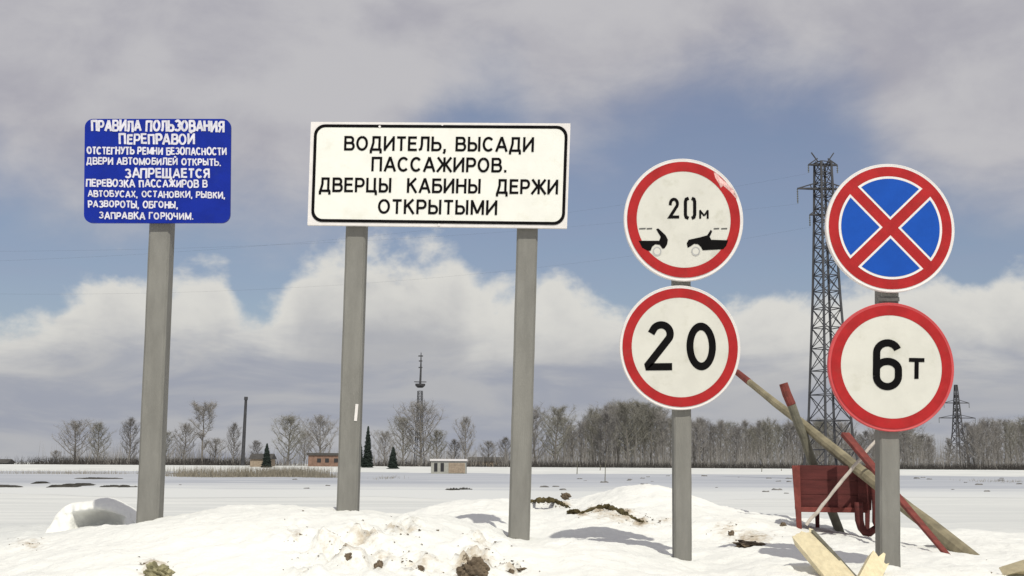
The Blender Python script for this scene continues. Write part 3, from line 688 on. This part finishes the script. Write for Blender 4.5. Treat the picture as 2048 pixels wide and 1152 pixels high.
# ------------------------------------------------------------------ clods and turf edges
def hit(px, py, d0=6.0, d1=16.0):
    for d in np.arange(d0, d1, .02):
        p = P(px, py, float(d))
        if p.z <= ground(p.x, p.y): return float(d)
    return None
def clod(px, py, w_px, h_px, d, m, label, seed, name='dirt_clod', cat='dirt clod', sink=.35):
    d = hit(px, py + h_px * .25) or d
    c = P(px, py, d); rx = w_px * d / F / 2; rz = h_px * d / F / 2
    bm = bmesh.new(); bmesh.ops.create_icosphere(bm, subdivisions=4, radius=1); r = random.Random(seed); o1 = r.uniform(0, 90)
    co = np.array([q.co[:] for q in bm.verts]); k = 1 + .85 * fbm(co[:, 0] * 2.6 + o1 + co[:, 2] * 1.7, co[:, 1] * 2.6 + co[:, 2] * 2.1 + o1, 6, .56)
    for q, s in zip(bm.verts, k): q.co *= s; q.co = (q.co.x * rx, q.co.y * rx * .8, q.co.z * rz)
    me = bpy.data.meshes.new(name); bm.to_mesh(me); bm.free()
    return tag(link(name, me, None, m, c), label, cat, 'dirt clods in the snow bank')
CL = [(945, 1141, 50, 46, 6.9, M_soil, 'largest brown lump of soil in the snow below the big white sign'), (757, 1131, 15, 20, 6.9, M_soil, 'upright dark clod in the dirty snow between the two sign posts'),
      (697, 1113, 13, 15, 7.2, M_soil, 'round dark clod below the left post of the big white sign'), (842, 1138, 15, 13, 6.8, M_soil, 'small dark clod left of the largest brown soil lump'),
      (1020, 1144, 17, 9, 6.75, M_soil, 'flat dark clod just right of the largest brown soil lump'), (1043, 1139, 18, 7, 6.85, M_soil, 'thin dark clod below the right post of the big white sign'),
      (1498, 1090, 52, 16, 7.9, M_soil, 'broad brown soil patch in the snow right of the 20 sign post'), (1462, 1068, 11, 12, 8.3, M_soil, 'small dark clod up left of the broad brown soil patch'),
      (1566, 1050, 10, 9, 9.2, M_soil, 'small dark clod on the snow left of the red box'), (1131, 992, 16, 12, 13.2, M_soil, 'lone dark clod on the snow left of the tall snow mound'),
      (312, 1148, 54, 34, 7.0, M_tuft, 'olive tuft of turf in the snow below the blue sign'), (232, 1040, 26, 34, 10.3, M_turf, 'turf lump beside the mound left of the blue sign post'),
      (1145, 1025, 22, 12, 10.9, M_turf, 'small turf lump between the two dark turf edges')]
for i, c in enumerate(CL): clod(*c, seed=i + 3)
def turf_edge(path, d0, d1, rad, label, seed):
    """lumpy strip of exposed turf under a snow crust"""
    r = random.Random(seed); N = 34; P0 = []
    for i in range(N + 1):
        t = i / N * (len(path) - 1); k = min(int(t), len(path) - 2); a = t - k
        x = path[k][0] * (1 - a) + path[k + 1][0] * a; y = path[k][1] * (1 - a) + path[k + 1][1] * a
        P0.append(P(x, y + r.uniform(-.8, .8), (hit(x, y + 4) or d0) + r.uniform(-.02, .02)))
    rd = [rad * (math.sin(math.pi * (i + .6) / (N + 1.2)) ** .5) * r.uniform(.45, 1.3) for i in range(N + 1)]
    P0 = [p - Vector((0, 0, .010)) for p in P0]
    o = MB().tube(P0, rd, 11).build('turf_edge', M_turf, None, origin=tuple(P0[N // 2])); tag(o, label, 'turf')
turf_edge([(1054, 1004), (1075, 998), (1105, 998), (1122, 1006), (1140, 1013)], 11.1, 11.0, .024, 'dark turf edge bared in the snow behind the right post of the big sign', 1)
turf_edge([(1160, 1024), (1190, 1014), (1215, 1012), (1240, 1020), (1262, 1033), (1290, 1042)], 10.9, 10.7, .026, 'arched dark turf edge under the tall snow mound left of the 20 sign post', 2)
mb = MB(); r = random.Random(5)
for i in range(380):
    cx, cy, rx, ry, s = dirt_px[r.randrange(len(dirt_px))]; px = r.gauss(cx, rx * .75); py = r.gauss(cy, ry * .7)
    best = None
    for d in np.arange(6.2, 13, .08):
        p = P(px, py, d)
        if p.z <= ground(p.x, p.y): best = p; break
    if best is None: continue
    k = r.uniform(.003, .010) * (1.6 if r.random() < .1 else 1); z = ground(best.x, best.y)
    v = [Vector((r.uniform(-1, 1), r.uniform(-1, 1), r.uniform(-.4, .8))) * k + Vector((best.x, best.y, z + k * .3)) for _ in range(5)]
    mb.add(v, [(0, 1, 2), (0, 2, 3), (0, 3, 4), (1, 2, 4), (2, 3, 4), (0, 1, 4), (1, 3, 4)])
tag(mb.build('soil_crumbs', M_soil, None, origin=(0, 7, 1)), 'dark soil crumbs scattered over the snow bank', 'soil', kind='stuff')

# ------------------------------------------------------------------ towers, mast, chimney
def at_ground(px, d): 
    p = P(px, 930, d); return Vector((p.x, d, ground(p.x, d) if d > 240 else 0.0))
def lattice(parent, base, H, w0, prof, bays, leg=.22, brace=.10, rz=.5):
    """four legs tapering by prof [(height fraction, half width)] with X bracing; legs each a part"""
    def hw(t):
        for (a, x), (b, y) in zip(prof, prof[1:]):
            if t <= b: return x + (y - x) * (t - a) / (b - a)
        return prof[-1][1]
    cs = [(math.cos(rz + math.pi / 4 + i * math.pi / 2) * math.sqrt(2), math.sin(rz + math.pi / 4 + i * math.pi / 2) * math.sqrt(2)) for i in range(4)]
    def pt(i, t): return base + Vector((cs[i % 4][0] * hw(t), cs[i % 4][1] * hw(t), H * t))
    ts = [k[0] for k in prof]
    for i in range(4):
        mb = MB()
        for a, b in zip(ts, ts[1:]): mb.bar(pt(i, a) - (Vector((0, 0, .3)) if a == 0 else Vector()), pt(i, b), leg)
        mb.build('leg', M_tower, parent)
    for i in range(4):
        mb = MB()
        for a, b in zip(bays, bays[1:]):
            mb.bar(pt(i, a), pt(i + 1, b), brace); mb.bar(pt(i + 1, a), pt(i, b), brace); mb.bar(pt(i, b), pt(i + 1, b), brace * 1.3)
        mb.build('bracing', M_tower, parent)
    return pt
DT = 172
bT = at_ground(1662, DT); sc = DT / F
HT = P(1660, 325, DT).z
t = thing('transmission_tower', bT, 'tall lattice transmission tower standing behind the round no stopping sign', 'tower')
kz = lambda py: P(1660, py, DT).z / HT
# slender upper part, the tower leans away from its line slightly
prof = [(0, 2.75), (kz(870), 2.05), (kz(590), 1.28), (kz(440), .98), (1.0, .80)]
bays = [0, .09, .18, .26, .335, .405, .47, .53, .585, .635, .68, .725, .77, .81, .85, .89, .93, .965, 1.0]
pt = lattice(t, bT, HT, 2.7, prof, bays, .27, .085, .35)
ca = Vector((math.cos(.06), math.sin(.06), 0))
def arm(z, half, drop, hang):
    for s in (-1, 1):
        mb = MB(); tip = bT + ca * (half * s) + Vector((0, 0, z)); 
        mb.bar(bT + Vector((0, .4, z)), tip, .20); mb.bar(bT + Vector((0, -.4, z)), tip, .20); mb.bar(bT + ca * (s * .7) + Vector((0, 0, z + drop)), tip, .15)
        mb.bar(bT + ca * (s * half * .45) + Vector((0, 0, z)), bT + ca * (s * half * .5) + Vector((0, 0, z + drop * .55)), .1)
        a = mb.build('crossarm', M_tower, t)
        ins = MB(); pts = [tip - Vector((0, 0, .1 + i * .16)) for i in range(int(hang / .16))]
        ins.tube(pts, [.05 if i % 2 else .13 for i in range(len(pts))], 6); ins.build('insulator', M_insul, t)
        yield tip - Vector((0, 0, hang))
tips = []
for py, hpx, hang in ((330, 30, 1.2), (378, 54, 2.1), (430, 30, 1.7)): tips += list(arm(P(1660, py, DT).z, hpx * sc, .9, hang))
for s in (-1, 1):
    MB().bar(bT + ca * (.6 * s) + Vector((0, 0, HT)), bT + ca * (1.55 * s) + Vector((0, 0, HT + 1.35)), .14).build('horn', M_tower, t)
wires = [(tips[2], (-420, 500), 'uppermost thin power wire running left from the tall transmission tower'), (tips[0], (-420, 530), 'middle thin power wire running left from the tall transmission tower'), (tips[4], (-420, 575), 'lowest thin power wire running left from the tall transmission tower')]
for i, (a, (px, py), lb) in enumerate(wires):
    e = P(px, py, 150); pts = []
    for k in range(41):
        u = k / 40; q = a.lerp(e, u); q.z -= 4 * (2.2 + i * .8) * u * (1 - u); pts.append(q)
    tag(MB().tube(pts, .005, 4).build('power_line', M_tower, None, origin=tuple(a)), lb, 'wire', 'power lines of the transmission tower')

DP = 420
bP = at_ground(1918, DP); HP = P(1917, 770, DP).z - bP.z
t = thing('transmission_tower', bP, 'small distant power pylon with two crossarms right of the 6 t sign', 'tower')
lattice(t, bP, HP, 2, [(0, 2.5), (.45, 1.15), (.8, .6), (1, .3)], [0, .1, .2, .3, .4, .5, .58, .66, .74, .82, .9, 1], .30, .13, .3)
for py, h in ((806, 25), (836, 36)):
    z = P(1917, py, DP).z - bP.z
    for s in (-1, 1):
        MB().bar(bP + Vector((0, 0, z)), bP + Vector((s * h * DP / F, 0, z)), .28).bar(bP + Vector((0, 0, z + 1.2)), bP + Vector((s * h * DP / F, 0, z)), .18).build('crossarm', M_tower, t)
        MB().bar(bP + Vector((s * h * DP / F, 0, z)), bP + Vector((s * h * DP / F, 0, z - 1.6)), .16).build('insulator', M_insul, t)

DM = 335
bM = at_ground(838, DM); HM = P(843, 705, DM).z - bM.z
t = thing('radio_mast', bM, 'thin lattice radio mast with a round platform rising above the bare trees', 'mast')
kz = lambda py: P(843, py, DM).z / HM
lattice(t, bM, P(843, 782, DM).z - bM.z, 1, [(0, 1.1), (.6, .62), (1, .5)], [i / 14 for i in range(15)], .15, .06, .4)
zp = P(843, 770, DM).z - bM.z
MB().tube([bM + Vector((0, 0, zp - .7)), bM + Vector((0, 0, zp - .2)), bM + Vector((0, 0, zp + .3))], [.7, 1.25, 1.3], 12).build('platform', M_tower, t)
MB().tube([bM + Vector((math.cos(k * math.pi / 6) * 1.6, math.sin(k * math.pi / 6) * 1.6, zp + .8)) for k in range(13)], .06, 4, False).build('platform_rail', M_tower, t)
MB().tube([bM + Vector((0, 0, zp + .3)), bM + Vector((.1, 0, zp + 4)), bM + Vector((.1, 0, HM))], [.32, .26, .10], 6).build('antenna_pole', M_tower, t)
for k, (py, w2) in enumerate(((735, .5), (722, .45), (712, .6))):
    z = P(843, py, DM).z - bM.z; MB().bar(bM + Vector((-w2, 0, z)), bM + Vector((w2, 0, z)), .2, .3).build('aerial', M_tower, t)

DC = 300
bC = at_ground(485, DC); HC = P(488, 794, DC).z - bC.z
t = thing('chimney', bC, 'tall thin dark chimney pipe among the bare trees on the left', 'chimney')
MB().tube([bC, bC + Vector((.3, 0, HC))], [.45, .30], 10).build('pipe', M_chim, t)
MB().tube([bC + Vector((.28, 0, HC - .7)), bC + Vector((.3, 0, HC + .05))], .42, 10).build('rim', M_chim, t)

# ------------------------------------------------------------------ far buildings
def house(name, px0, px1, d, py_top, py_eave, label, wallm, roofm, depth=6, gable=True, windows=(), cat='house', z0=0):
    a = at_ground(px0, d); b = at_ground(px1, d); ze = P((px0 + px1) / 2, py_eave, d).z; zt = P((px0 + px1) / 2, py_top, d).z; c = (a + b) / 2
    t = thing(name, c, label, cat)
    MB().box(a.x, b.x, d, d + depth, -.3, ze).build('wall', wallm, t)
    if gable:
        rm = MB(); o = .35; y0, y1, ym = d - o, d + depth + o, d + depth / 2
        rm.add([(a.x - o, y0, ze), (b.x + o, y0, ze), (b.x + o, ym, zt), (a.x - o, ym, zt), (a.x - o, y1, ze), (b.x + o, y1, ze)], [(0, 1, 2, 3), (3, 2, 5, 4), (0, 4, 5, 1), (0, 3, 4), (1, 5, 2)])
    else: rm = MB().box(a.x - .2, b.x + .2, d - .25, d + depth + .2, ze + .002, zt)
    rm.build('roof', roofm, t)
    for (x0, x1, y0, y1, m, nm) in windows:
        p = P(x0, y1, d - .03); q = P(x1, y0, d - .03); MB().box(p.x, q.x, d - .05, d - .004, p.z, q.z).build(nm, m, t)
    return t
house('brick_house', 616, 690, 290, 906, 911, 'orange brick house behind the left post of the big white sign', M_brick, M_roof, 8, False, [(634, 642, 917, 925, M_dark, 'window'), (650, 658, 917, 925, M_dark, 'window'), (668, 676, 917, 925, M_dark, 'window')])
house('kiosk', 862, 932, 232, 918, 922, 'small flat roofed cream kiosk with two dark doors on the snowfield', M_plaster, M_rimw, 4, False, [(868, 875, 926, 943, M_dark, 'door'), (881, 888, 926, 943, M_dark, 'door'), (897, 930, 926, 946, M_tan, 'brick_panel')], 'kiosk')
house('shed', 318, 362, 318, 918, 925, 'low dark roofed shed right of the blue sign post', M_roof, M_roof, 5, True, (), 'shed')
house('shed', 372, 412, 322, 917, 925, 'low dark shed left of the thin dark chimney', M_roof, M_roof, 5, True, (), 'shed')
house('shed', 228, 262, 318, 917, 924, 'low dark shed left of the blue sign post', M_roof, M_roof, 5, True, (), 'shed')
house('shed', 938, 1012, 330, 914, 923, 'long low brown shed right of the cream kiosk', M_tan, M_roof, 6, True, (), 'shed')
house('shed', -20, 12, 300, 918, 926, 'dark shed at the left edge of the far snowfield', M_roof, M_roof, 5, True, (), 'shed')
house('shed', 500, 540, 285, 907, 918, 'brown barn right of the thin dark chimney', M_tan, M_roof, 6, True, (), 'barn')

# ------------------------------------------------------------------ trees
def make_tree(seed, h, wd, clear=.07, style='round', twigs=2700, mt=None):
    """bare tree: returns (trunk mesh, crown mesh), root at the origin"""
    r = random.Random(seed); trunk = MB(); crown = MB()
    N = 9; lean = (r.uniform(-.05, .05), r.uniform(-.05, .05)); tp = []; tr = []
    for i in range(N + 1):
        q = i / N; tp.append(Vector((lean[0] * h * q + r.uniform(-.1, .1) * (q > 0), lean[1] * h * q + r.uniform(-.1, .1) * (q > 0), h * .94 * q - (.2 if i == 0 else 0)))); tr.append(max(.03, h * .017 * (1 - q) ** .8 + .02))
    trunk.tube(tp, tr, 7)
    def env(q):    # crown half width at height fraction q
        if style == 'cone': return max(.22, 1.12 - q) * 1.35
        if style == 'top': return .35 if q < .6 else (1.0 if q < .9 else .8)
        if style == 'column': return .75 + .25 * math.sin(q * 3.1)
        return math.sin(math.pi * min(1, max(.02, (q + .12) / 1.15)) ** .95) ** .55
    nl = 30 if style != 'top' else 17; ends = []
    for i in range(nl):
        q = clear + (.97 - clear) * ((i + r.random()) / nl) ** (.85 if style != 'top' else .55)
        k = min(N - 1, int(q * N)); st = tp[k].lerp(tp[k + 1], q * N - k) if q * N < N else tp[N]
        a = i * 2.4 + r.uniform(-.5, .5); L = env(min(1, q + .12)) * wd * r.uniform(.7, 1.15); up = L * (r.uniform(.9, 1.7) if style not in ('cone',) else r.uniform(.1, .6)); up = min(up, h * 1.0 - st.z)
        dr = Vector((math.cos(a) * L, math.sin(a) * L, up)); pl = [st]
        for s in range(1, 5):
            u = s / 4; pl.append(st + Vector((dr.x * u ** .85, dr.y * u ** .85, dr.z * u ** 1.25)) + Vector((r.uniform(-1, 1), r.uniform(-1, 1), r.uniform(-1, 1))) * .06 * L)
        rr0 = max(.035, tr[k] * .55); trunk_like = crown
        trunk_like.tube(pl, [rr0 * (1 - .8 * s / 4) + .012 for s in range(5)], 4, False)
        nb = 9
        for s in range(nb):
            u = .25 + .75 * (s + r.random()) / nb; kk = min(3, int(u * 4)); b0 = pl[kk].lerp(pl[kk + 1], u * 4 - kk)
            dv = Vector((r.gauss(0, 1), r.gauss(0, 1), r.uniform(.2, 1.3) if style != 'cone' else r.uniform(-.2, .7))).normalized() * r.uniform(.25, .5) * max(L, wd * .5) + dr.normalized() * .15 * L
            b1 = b0 + dv * .5 + Vector((0, 0, .05)); b2 = b0 + dv
            crown.tube([b0, b1, b2], [.028, .02, .012], 3, False); ends.append((b0, b1, b2))
    for i in range(twigs):
        b0, b1, b2 = ends[r.randrange(len(ends))]; u = r.random(); p = b0.lerp(b1, u * 2) if u < .5 else b1.lerp(b2, u * 2 - 1)
        dv = Vector((r.gauss(0, .7), r.gauss(0, .7), r.uniform(.1, 1.1))).normalized() * r.uniform(.5, 1.6) * (h / 13)
        side = Vector((r.gauss(0, 1), r.gauss(0, 1), r.gauss(0, 1))).normalized() * .020; sd2 = dv.cross(side).normalized() * .020
        crown.add([p + side, p - side * .5 + sd2, p - side * .5 - sd2, p + dv], [(0, 1, 3), (1, 2, 3), (2, 0, 3)])
    tm = trunk.mesh('trunk'); cm = crown.mesh('crown'); tm.materials.append(M_bark); cm.materials.append(mt or M_twig)
    return tm, cm
PROTO = {'round': [make_tree(1, 14, 4.6), make_tree(2, 14, 4.2, mt=M_twig2), make_tree(12, 14, 4.8)], 'dense': [make_tree(3, 14, 3.7, .05, twigs=2600, mt=M_twig2), make_tree(4, 14, 3.9, .05, twigs=2600), make_tree(5, 14, 3.3, .05, twigs=2600, mt=M_twig3)],
         'column': [make_tree(6, 14, 1.9, .12, 'column', 1500), make_tree(7, 14, 2.2, .12, 'column', 1500, mt=M_twig2), make_tree(13, 14, 1.6, .15, 'column', 1300, mt=M_twig3)],
         'cone': [make_tree(8, 14, 3.2, .12, 'cone', 3200, M_twig3), make_tree(9, 14, 3.6, .14, 'cone', 3000)], 'top': [make_tree(10, 14, 2.9, .22, 'top', 2600)]}
def tree(px, py_top, kind, k, d, label, group=None, wide=1.0, name='bare_tree', rz=None):
    g = at_ground(px, d); h = (P(px, py_top, d).z - g.z) / 13.6
    t = thing(name, g, label, 'tree', group, rz if rz is not None else random.uniform(0, 6.28)); t.scale = (h * wide, h * wide, h)
    tm, cm = PROTO[kind][k % len(PROTO[kind])]
    link('trunk', tm, t); link('crown', cm, t)
    return t
T = [(150, 846, 'round', 0, 318, 'widely branched bare tree, leftmost of the large trees', 1.05), (196, 848, 'dense', 0, 326, 'dense bare tree right beside the leftmost large tree', .9), (112, 902, 'dense', 1, 322, 'low bushy bare tree at the foot of the leftmost large tree', 1.5),
     (258, 838, 'dense', 2, 320, 'dark bare tree half hidden by the blue sign post', .75), (332, 866, 'round', 1, 330, 'low bare tree just right of the blue sign post', .9), (366, 850, 'dense', 1, 326, 'bare tree left of the tall tufted tree', .9),
     (403, 814, 'top', 0, 312, 'tall bare tree with a tufted top left of the chimney', .85), (430, 880, 'round', 2, 326, 'low bare tree right of the tall tufted tree', 1.1), (466, 848, 'dense', 2, 316, 'narrow dark bare tree just left of the chimney', .6), (512, 882, 'dense', 2, 330, 'small bare tree just right of the chimney', 1.0),
     (575, 836, 'round', 1, 312, 'round crowned bare tree left of the brick house', 1.0), (640, 838, 'round', 2, 318, 'bare tree rising behind the brick house', .95), (608, 866, 'round', 0, 330, 'lower bare tree between the two beside the brick house', .9),
     (768, 866, 'round', 0, 322, 'bare tree right of the tall dark spruce', .95), (805, 838, 'round', 1, 345, 'bare tree left of the radio mast', .9), (842, 812, 'round', 2, 328, 'largest bare tree enclosing the radio mast', .95), (872, 862, 'dense', 0, 326, 'dense bare tree above the kiosk', 1.0),
     (932, 838, 'dense', 1, 322, 'narrow bare tree right of the kiosk', .65), (908, 880, 'dense', 2, 330, 'small bare tree above the kiosk roof', 1.0), (975, 884, 'dense', 1, 336, 'low bare tree above the long brown shed', 1.2), (1010, 876, 'dense', 2, 326, 'dark bare tree just left of the right post of the big sign', .9),
     (1070, 824, 'round', 0, 322, 'bare tree just right of the right post of the big sign', .85), (1108, 818, 'round', 1, 318, 'tall bare tree second from the right post of the big sign', .85), (1898, 876, 'cone', 1, 336, 'lone small bare tree left of the distant pylon', .6)]
for px, py, kd, k, d, lb, wd in T: tree(px, py, kd, k, d, lb, None, wd * (1.3 if kd != 'cone' else 1.5))
prof_x = [1060, 1110, 1150, 1180, 1230, 1285, 1330, 1400, 1450, 1500, 1540, 1600, 1660, 1720, 1790, 1840, 1872]; prof_y = [826, 820, 842, 826, 812, 812, 830, 842, 850, 846, 838, 842, 846, 862, 850, 862, 872]
secs = [(1125, 1345, 22, 'bare tree of the dense wood left of the 20 sign post', 'wood left of the 20 sign post'), (1350, 1560, 20, 'bare tree of the wood between the 20 sign post and the red box', 'wood between the 20 post and the red box'),
        (1570, 1760, 18, 'bare tree of the wood behind the red box', 'wood behind the red box'), (1765, 1872, 11, 'bare tree at the right end of the wood beside the 6 t post', 'wood right of the 6 t post'), (1930, 2090, 15, 'bare tree of the wood right of the distant pylon', 'wood right of the distant pylon')]
r = random.Random(21)
for x0, x1, k, lb, gp in secs:
    for i in range(k):
        px = x0 + (x1 - x0) * (i + r.uniform(.2, .8)) / k
        top = (np.interp(px, prof_x, prof_y) if px < 1900 else np.interp(px, [1930, 1980, 2048, 2250], [850, 838, 842, 836])) + r.uniform(-5, 14)
        kd = r.choice(['dense', 'column', 'round', 'column', 'dense']); tree(px, top, kd, r.randrange(3), r.uniform(318, 372), lb, gp, r.uniform(.9, 1.25))
def spruce(px, py_top, d, wpx, label, seed):
    r = random.Random(seed); g = at_ground(px, d); h = P(px, py_top, d).z - g.z; wd = wpx * d / F / 2
    t = thing('spruce_tree', g, label, 'tree')
    MB().tube([g + Vector((0, 0, -.2)), g + Vector((0, 0, h * .95))], [.2, .03], 6).build('trunk', M_bark, t)
    mb = MB()
    for i in range(900):
        q = r.random() ** 1.3 * .97; z = h * (.04 + .96 * q); L = wd * (1 - q) ** .75 * r.uniform(.55, 1.1) + .08; a = r.uniform(0, 6.283); c, s = math.cos(a), math.sin(a)
        p0 = g + Vector((0, 0, z)); tip = p0 + Vector((c * L, s * L, -L * .35 + r.uniform(-.1, .2))); wv = Vector((-s, c, 0)) * (.12 + .18 * L); mid = p0.lerp(tip, .55)
        mb.add([p0, mid + wv, tip, mid - wv, mid - Vector((0, 0, .25))], [(0, 1, 2), (0, 2, 3), (1, 4, 2), (2, 4, 3)])
    mb.build('crown', M_spruce, t)
spruce(735, 850, 285, 26, 'tallest dark spruce right of the left sign post', 1); spruce(719, 876, 290, 20, 'dark spruce half hidden behind the left post of the big sign', 2)
spruce(786, 892, 280, 26, 'short dark spruce left of the radio mast', 3); spruce(533, 886, 282, 24, 'small dark spruce left of the brick house', 4)

# undergrowth, reeds and weeds
def stems(name, n, fx, fy, h0, h1, rad, m, label, cat, seed, spread=.25):
    r = random.Random(seed); mb = MB()
    for i in range(n):
        x, y, k = fx(r), 0, 0; y = fy(r, x); h = r.uniform(h0, h1); p = Vector((x, y, -.05 + (ground(x, y) if y > 240 else 0))); dv = Vector((r.gauss(0, spread), r.gauss(0, spread), 1)) * h
        a = r.uniform(0, 6.28); s = Vector((math.cos(a), math.sin(a), 0)) * rad; s2 = Vector((-s.y, s.x, 0))
        mb.add([p + s, p - s * .5 + s2, p - s * .5 - s2, p + dv], [(0, 1, 3), (1, 2, 3), (2, 0, 3)])
    return tag(mb.build(name, m, None, origin=(0, 300, 0)), label, cat, kind='stuff')
gxp = lambda px, d: P(px, 930, d).x
stems('undergrowth', 9000, lambda r: gxp(r.uniform(1040, 1890), 330), lambda r, x: r.uniform(300, 350), .5, 1.9, .06, M_brush, 'dark brushwood along the foot of the right hand wood', 'brush', 1, .35)
stems('undergrowth', 3500, lambda r: gxp(r.uniform(1925, 2120), 330), lambda r, x: r.uniform(300, 350), .5, 1.9, .06, M_brush, 'dark brushwood at the foot of the wood behind the distant pylon', 'brush', 2, .35)
stems('undergrowth', 7000, lambda r: gxp(r.choice([r.uniform(80, 560), r.uniform(740, 1040), r.gauss(150, 60), r.gauss(400, 50)]), 315), lambda r, x: r.uniform(300, 345), .5, 2.4, .05, M_brush, 'dark brushwood around the left hand trees', 'brush', 3, .35)
stems('young_saplings', 5200, lambda r: gxp(r.uniform(1050, 1880), 335), lambda r, x: r.uniform(315, 375), 2.5, 9.5, .045, M_twig, 'thin bare saplings filling the right hand wood', 'saplings', 7, .10)
stems('young_saplings', 1200, lambda r: gxp(r.uniform(1925, 2120), 335), lambda r, x: r.uniform(315, 375), 2.5, 9.5, .045, M_twig, 'thin bare saplings in the wood behind the distant pylon', 'saplings', 8, .10)
LT = [(150, 45), (195, 30), (255, 25), (340, 25), (370, 28), (405, 25), (465, 22), (575, 30), (640, 22), (770, 25), (840, 45), (875, 25), (935, 25), (1010, 14)]
def near_tree(r): c = r.choice(LT); return gxp(r.gauss(c[0], c[1] * .8), 320)
stems('young_saplings', 2600, near_tree, lambda r, x: r.uniform(310, 340), 1.5, 6.5, .040, M_twig, 'thin bare saplings at the feet of the left hand trees', 'saplings', 9, .16)
stems('dry_reeds', 3800, lambda r: gxp(r.triangular(310, 690, 560), 158), lambda r, x: 158 + r.gauss(0, 2.0) + 4 * math.sin(x * .4), .45, 1.55, .028, M_reed, 'dry reeds sticking out of the snow below the brick house', 'reeds', 4, .12)
stems('dry_reeds', 900, lambda r: gxp(r.gauss(150, 80), 190), lambda r, x: 188 + r.gauss(0, 5), .2, .8, .016, M_reed, 'sparse dry reeds on the far left snowfield', 'reeds', 5, .2)
stems('dry_weeds', 260, lambda r: gxp(r.choice([r.gauss(1985, 25), r.gauss(2030, 14), r.gauss(775, 15)]), 150), lambda r, x: 150 + r.gauss(0, 6), .1, .5, .02, M_reed, 'low dry weeds on the grey flat right of the 6 t post', 'weeds', 6, .4)
def stake(px, py0, py1, label):
    d = EYE * F / (py1 - 930 + (1024 - px) * .0058); b = P(px, py1, d); tp = P(px + 1, py0, d)
    o = MB().tube([b - Vector((0, 0, .1)), tp], [.022 * d / 60, .015 * d / 60], 5).build('stake', M_greywood, None, origin=tuple(b)); tag(o, label, 'stake', 'stakes on the ice')
for px, a, b, lb in ((1154, 925, 948, 'left thin stake on the grey flat right of the big sign'), (1210, 922, 962, 'longest thin stake on the grey flat left of the 20 post'), (1200, 930, 946, 'short thin stake beside the longest stake on the grey flat'), (1523, 934, 948, 'thin stake on the grey flat left of the red box'), (1562, 938, 948, 'tiny stake close to the left edge of the red box')): stake(px, a, b, lb)

mb = MB(); r = random.Random(31)
for i in range(46):          # bits of frozen dirt and rubble lying on the far flat
    px = r.choice([r.uniform(1400, 1580), r.uniform(1820, 2040), r.uniform(330, 660), r.uniform(1080, 1340)]); d = r.uniform(75, 210); g = at_ground(px, d); k = r.uniform(.08, .28) * (.6 + d / 200); n = 7
    top = [g + Vector((math.cos(j * 6.283 / n) * k * r.uniform(.6, 1.3), math.sin(j * 6.283 / n) * k * r.uniform(.6, 1.3), k * r.uniform(.2, .5))) for j in range(n)]
    low = [Vector((p.x * 1.0 + (p.x - g.x) * .3, p.y + (p.y - g.y) * .3, -.02)) for p in top]
    mb.add(low + top, [(j, (j + 1) % n, n + (j + 1) % n, n + j) for j in range(n)] + [tuple(range(n, 2 * n))])
tag(mb.build('field_rubble', mat('frozen dirty rubble', (.16, .155, .15), .9, .4, 2), None, origin=(0, 120, 0)), 'small dark bits of rubble scattered over the grey flat', 'rubble', kind='stuff')
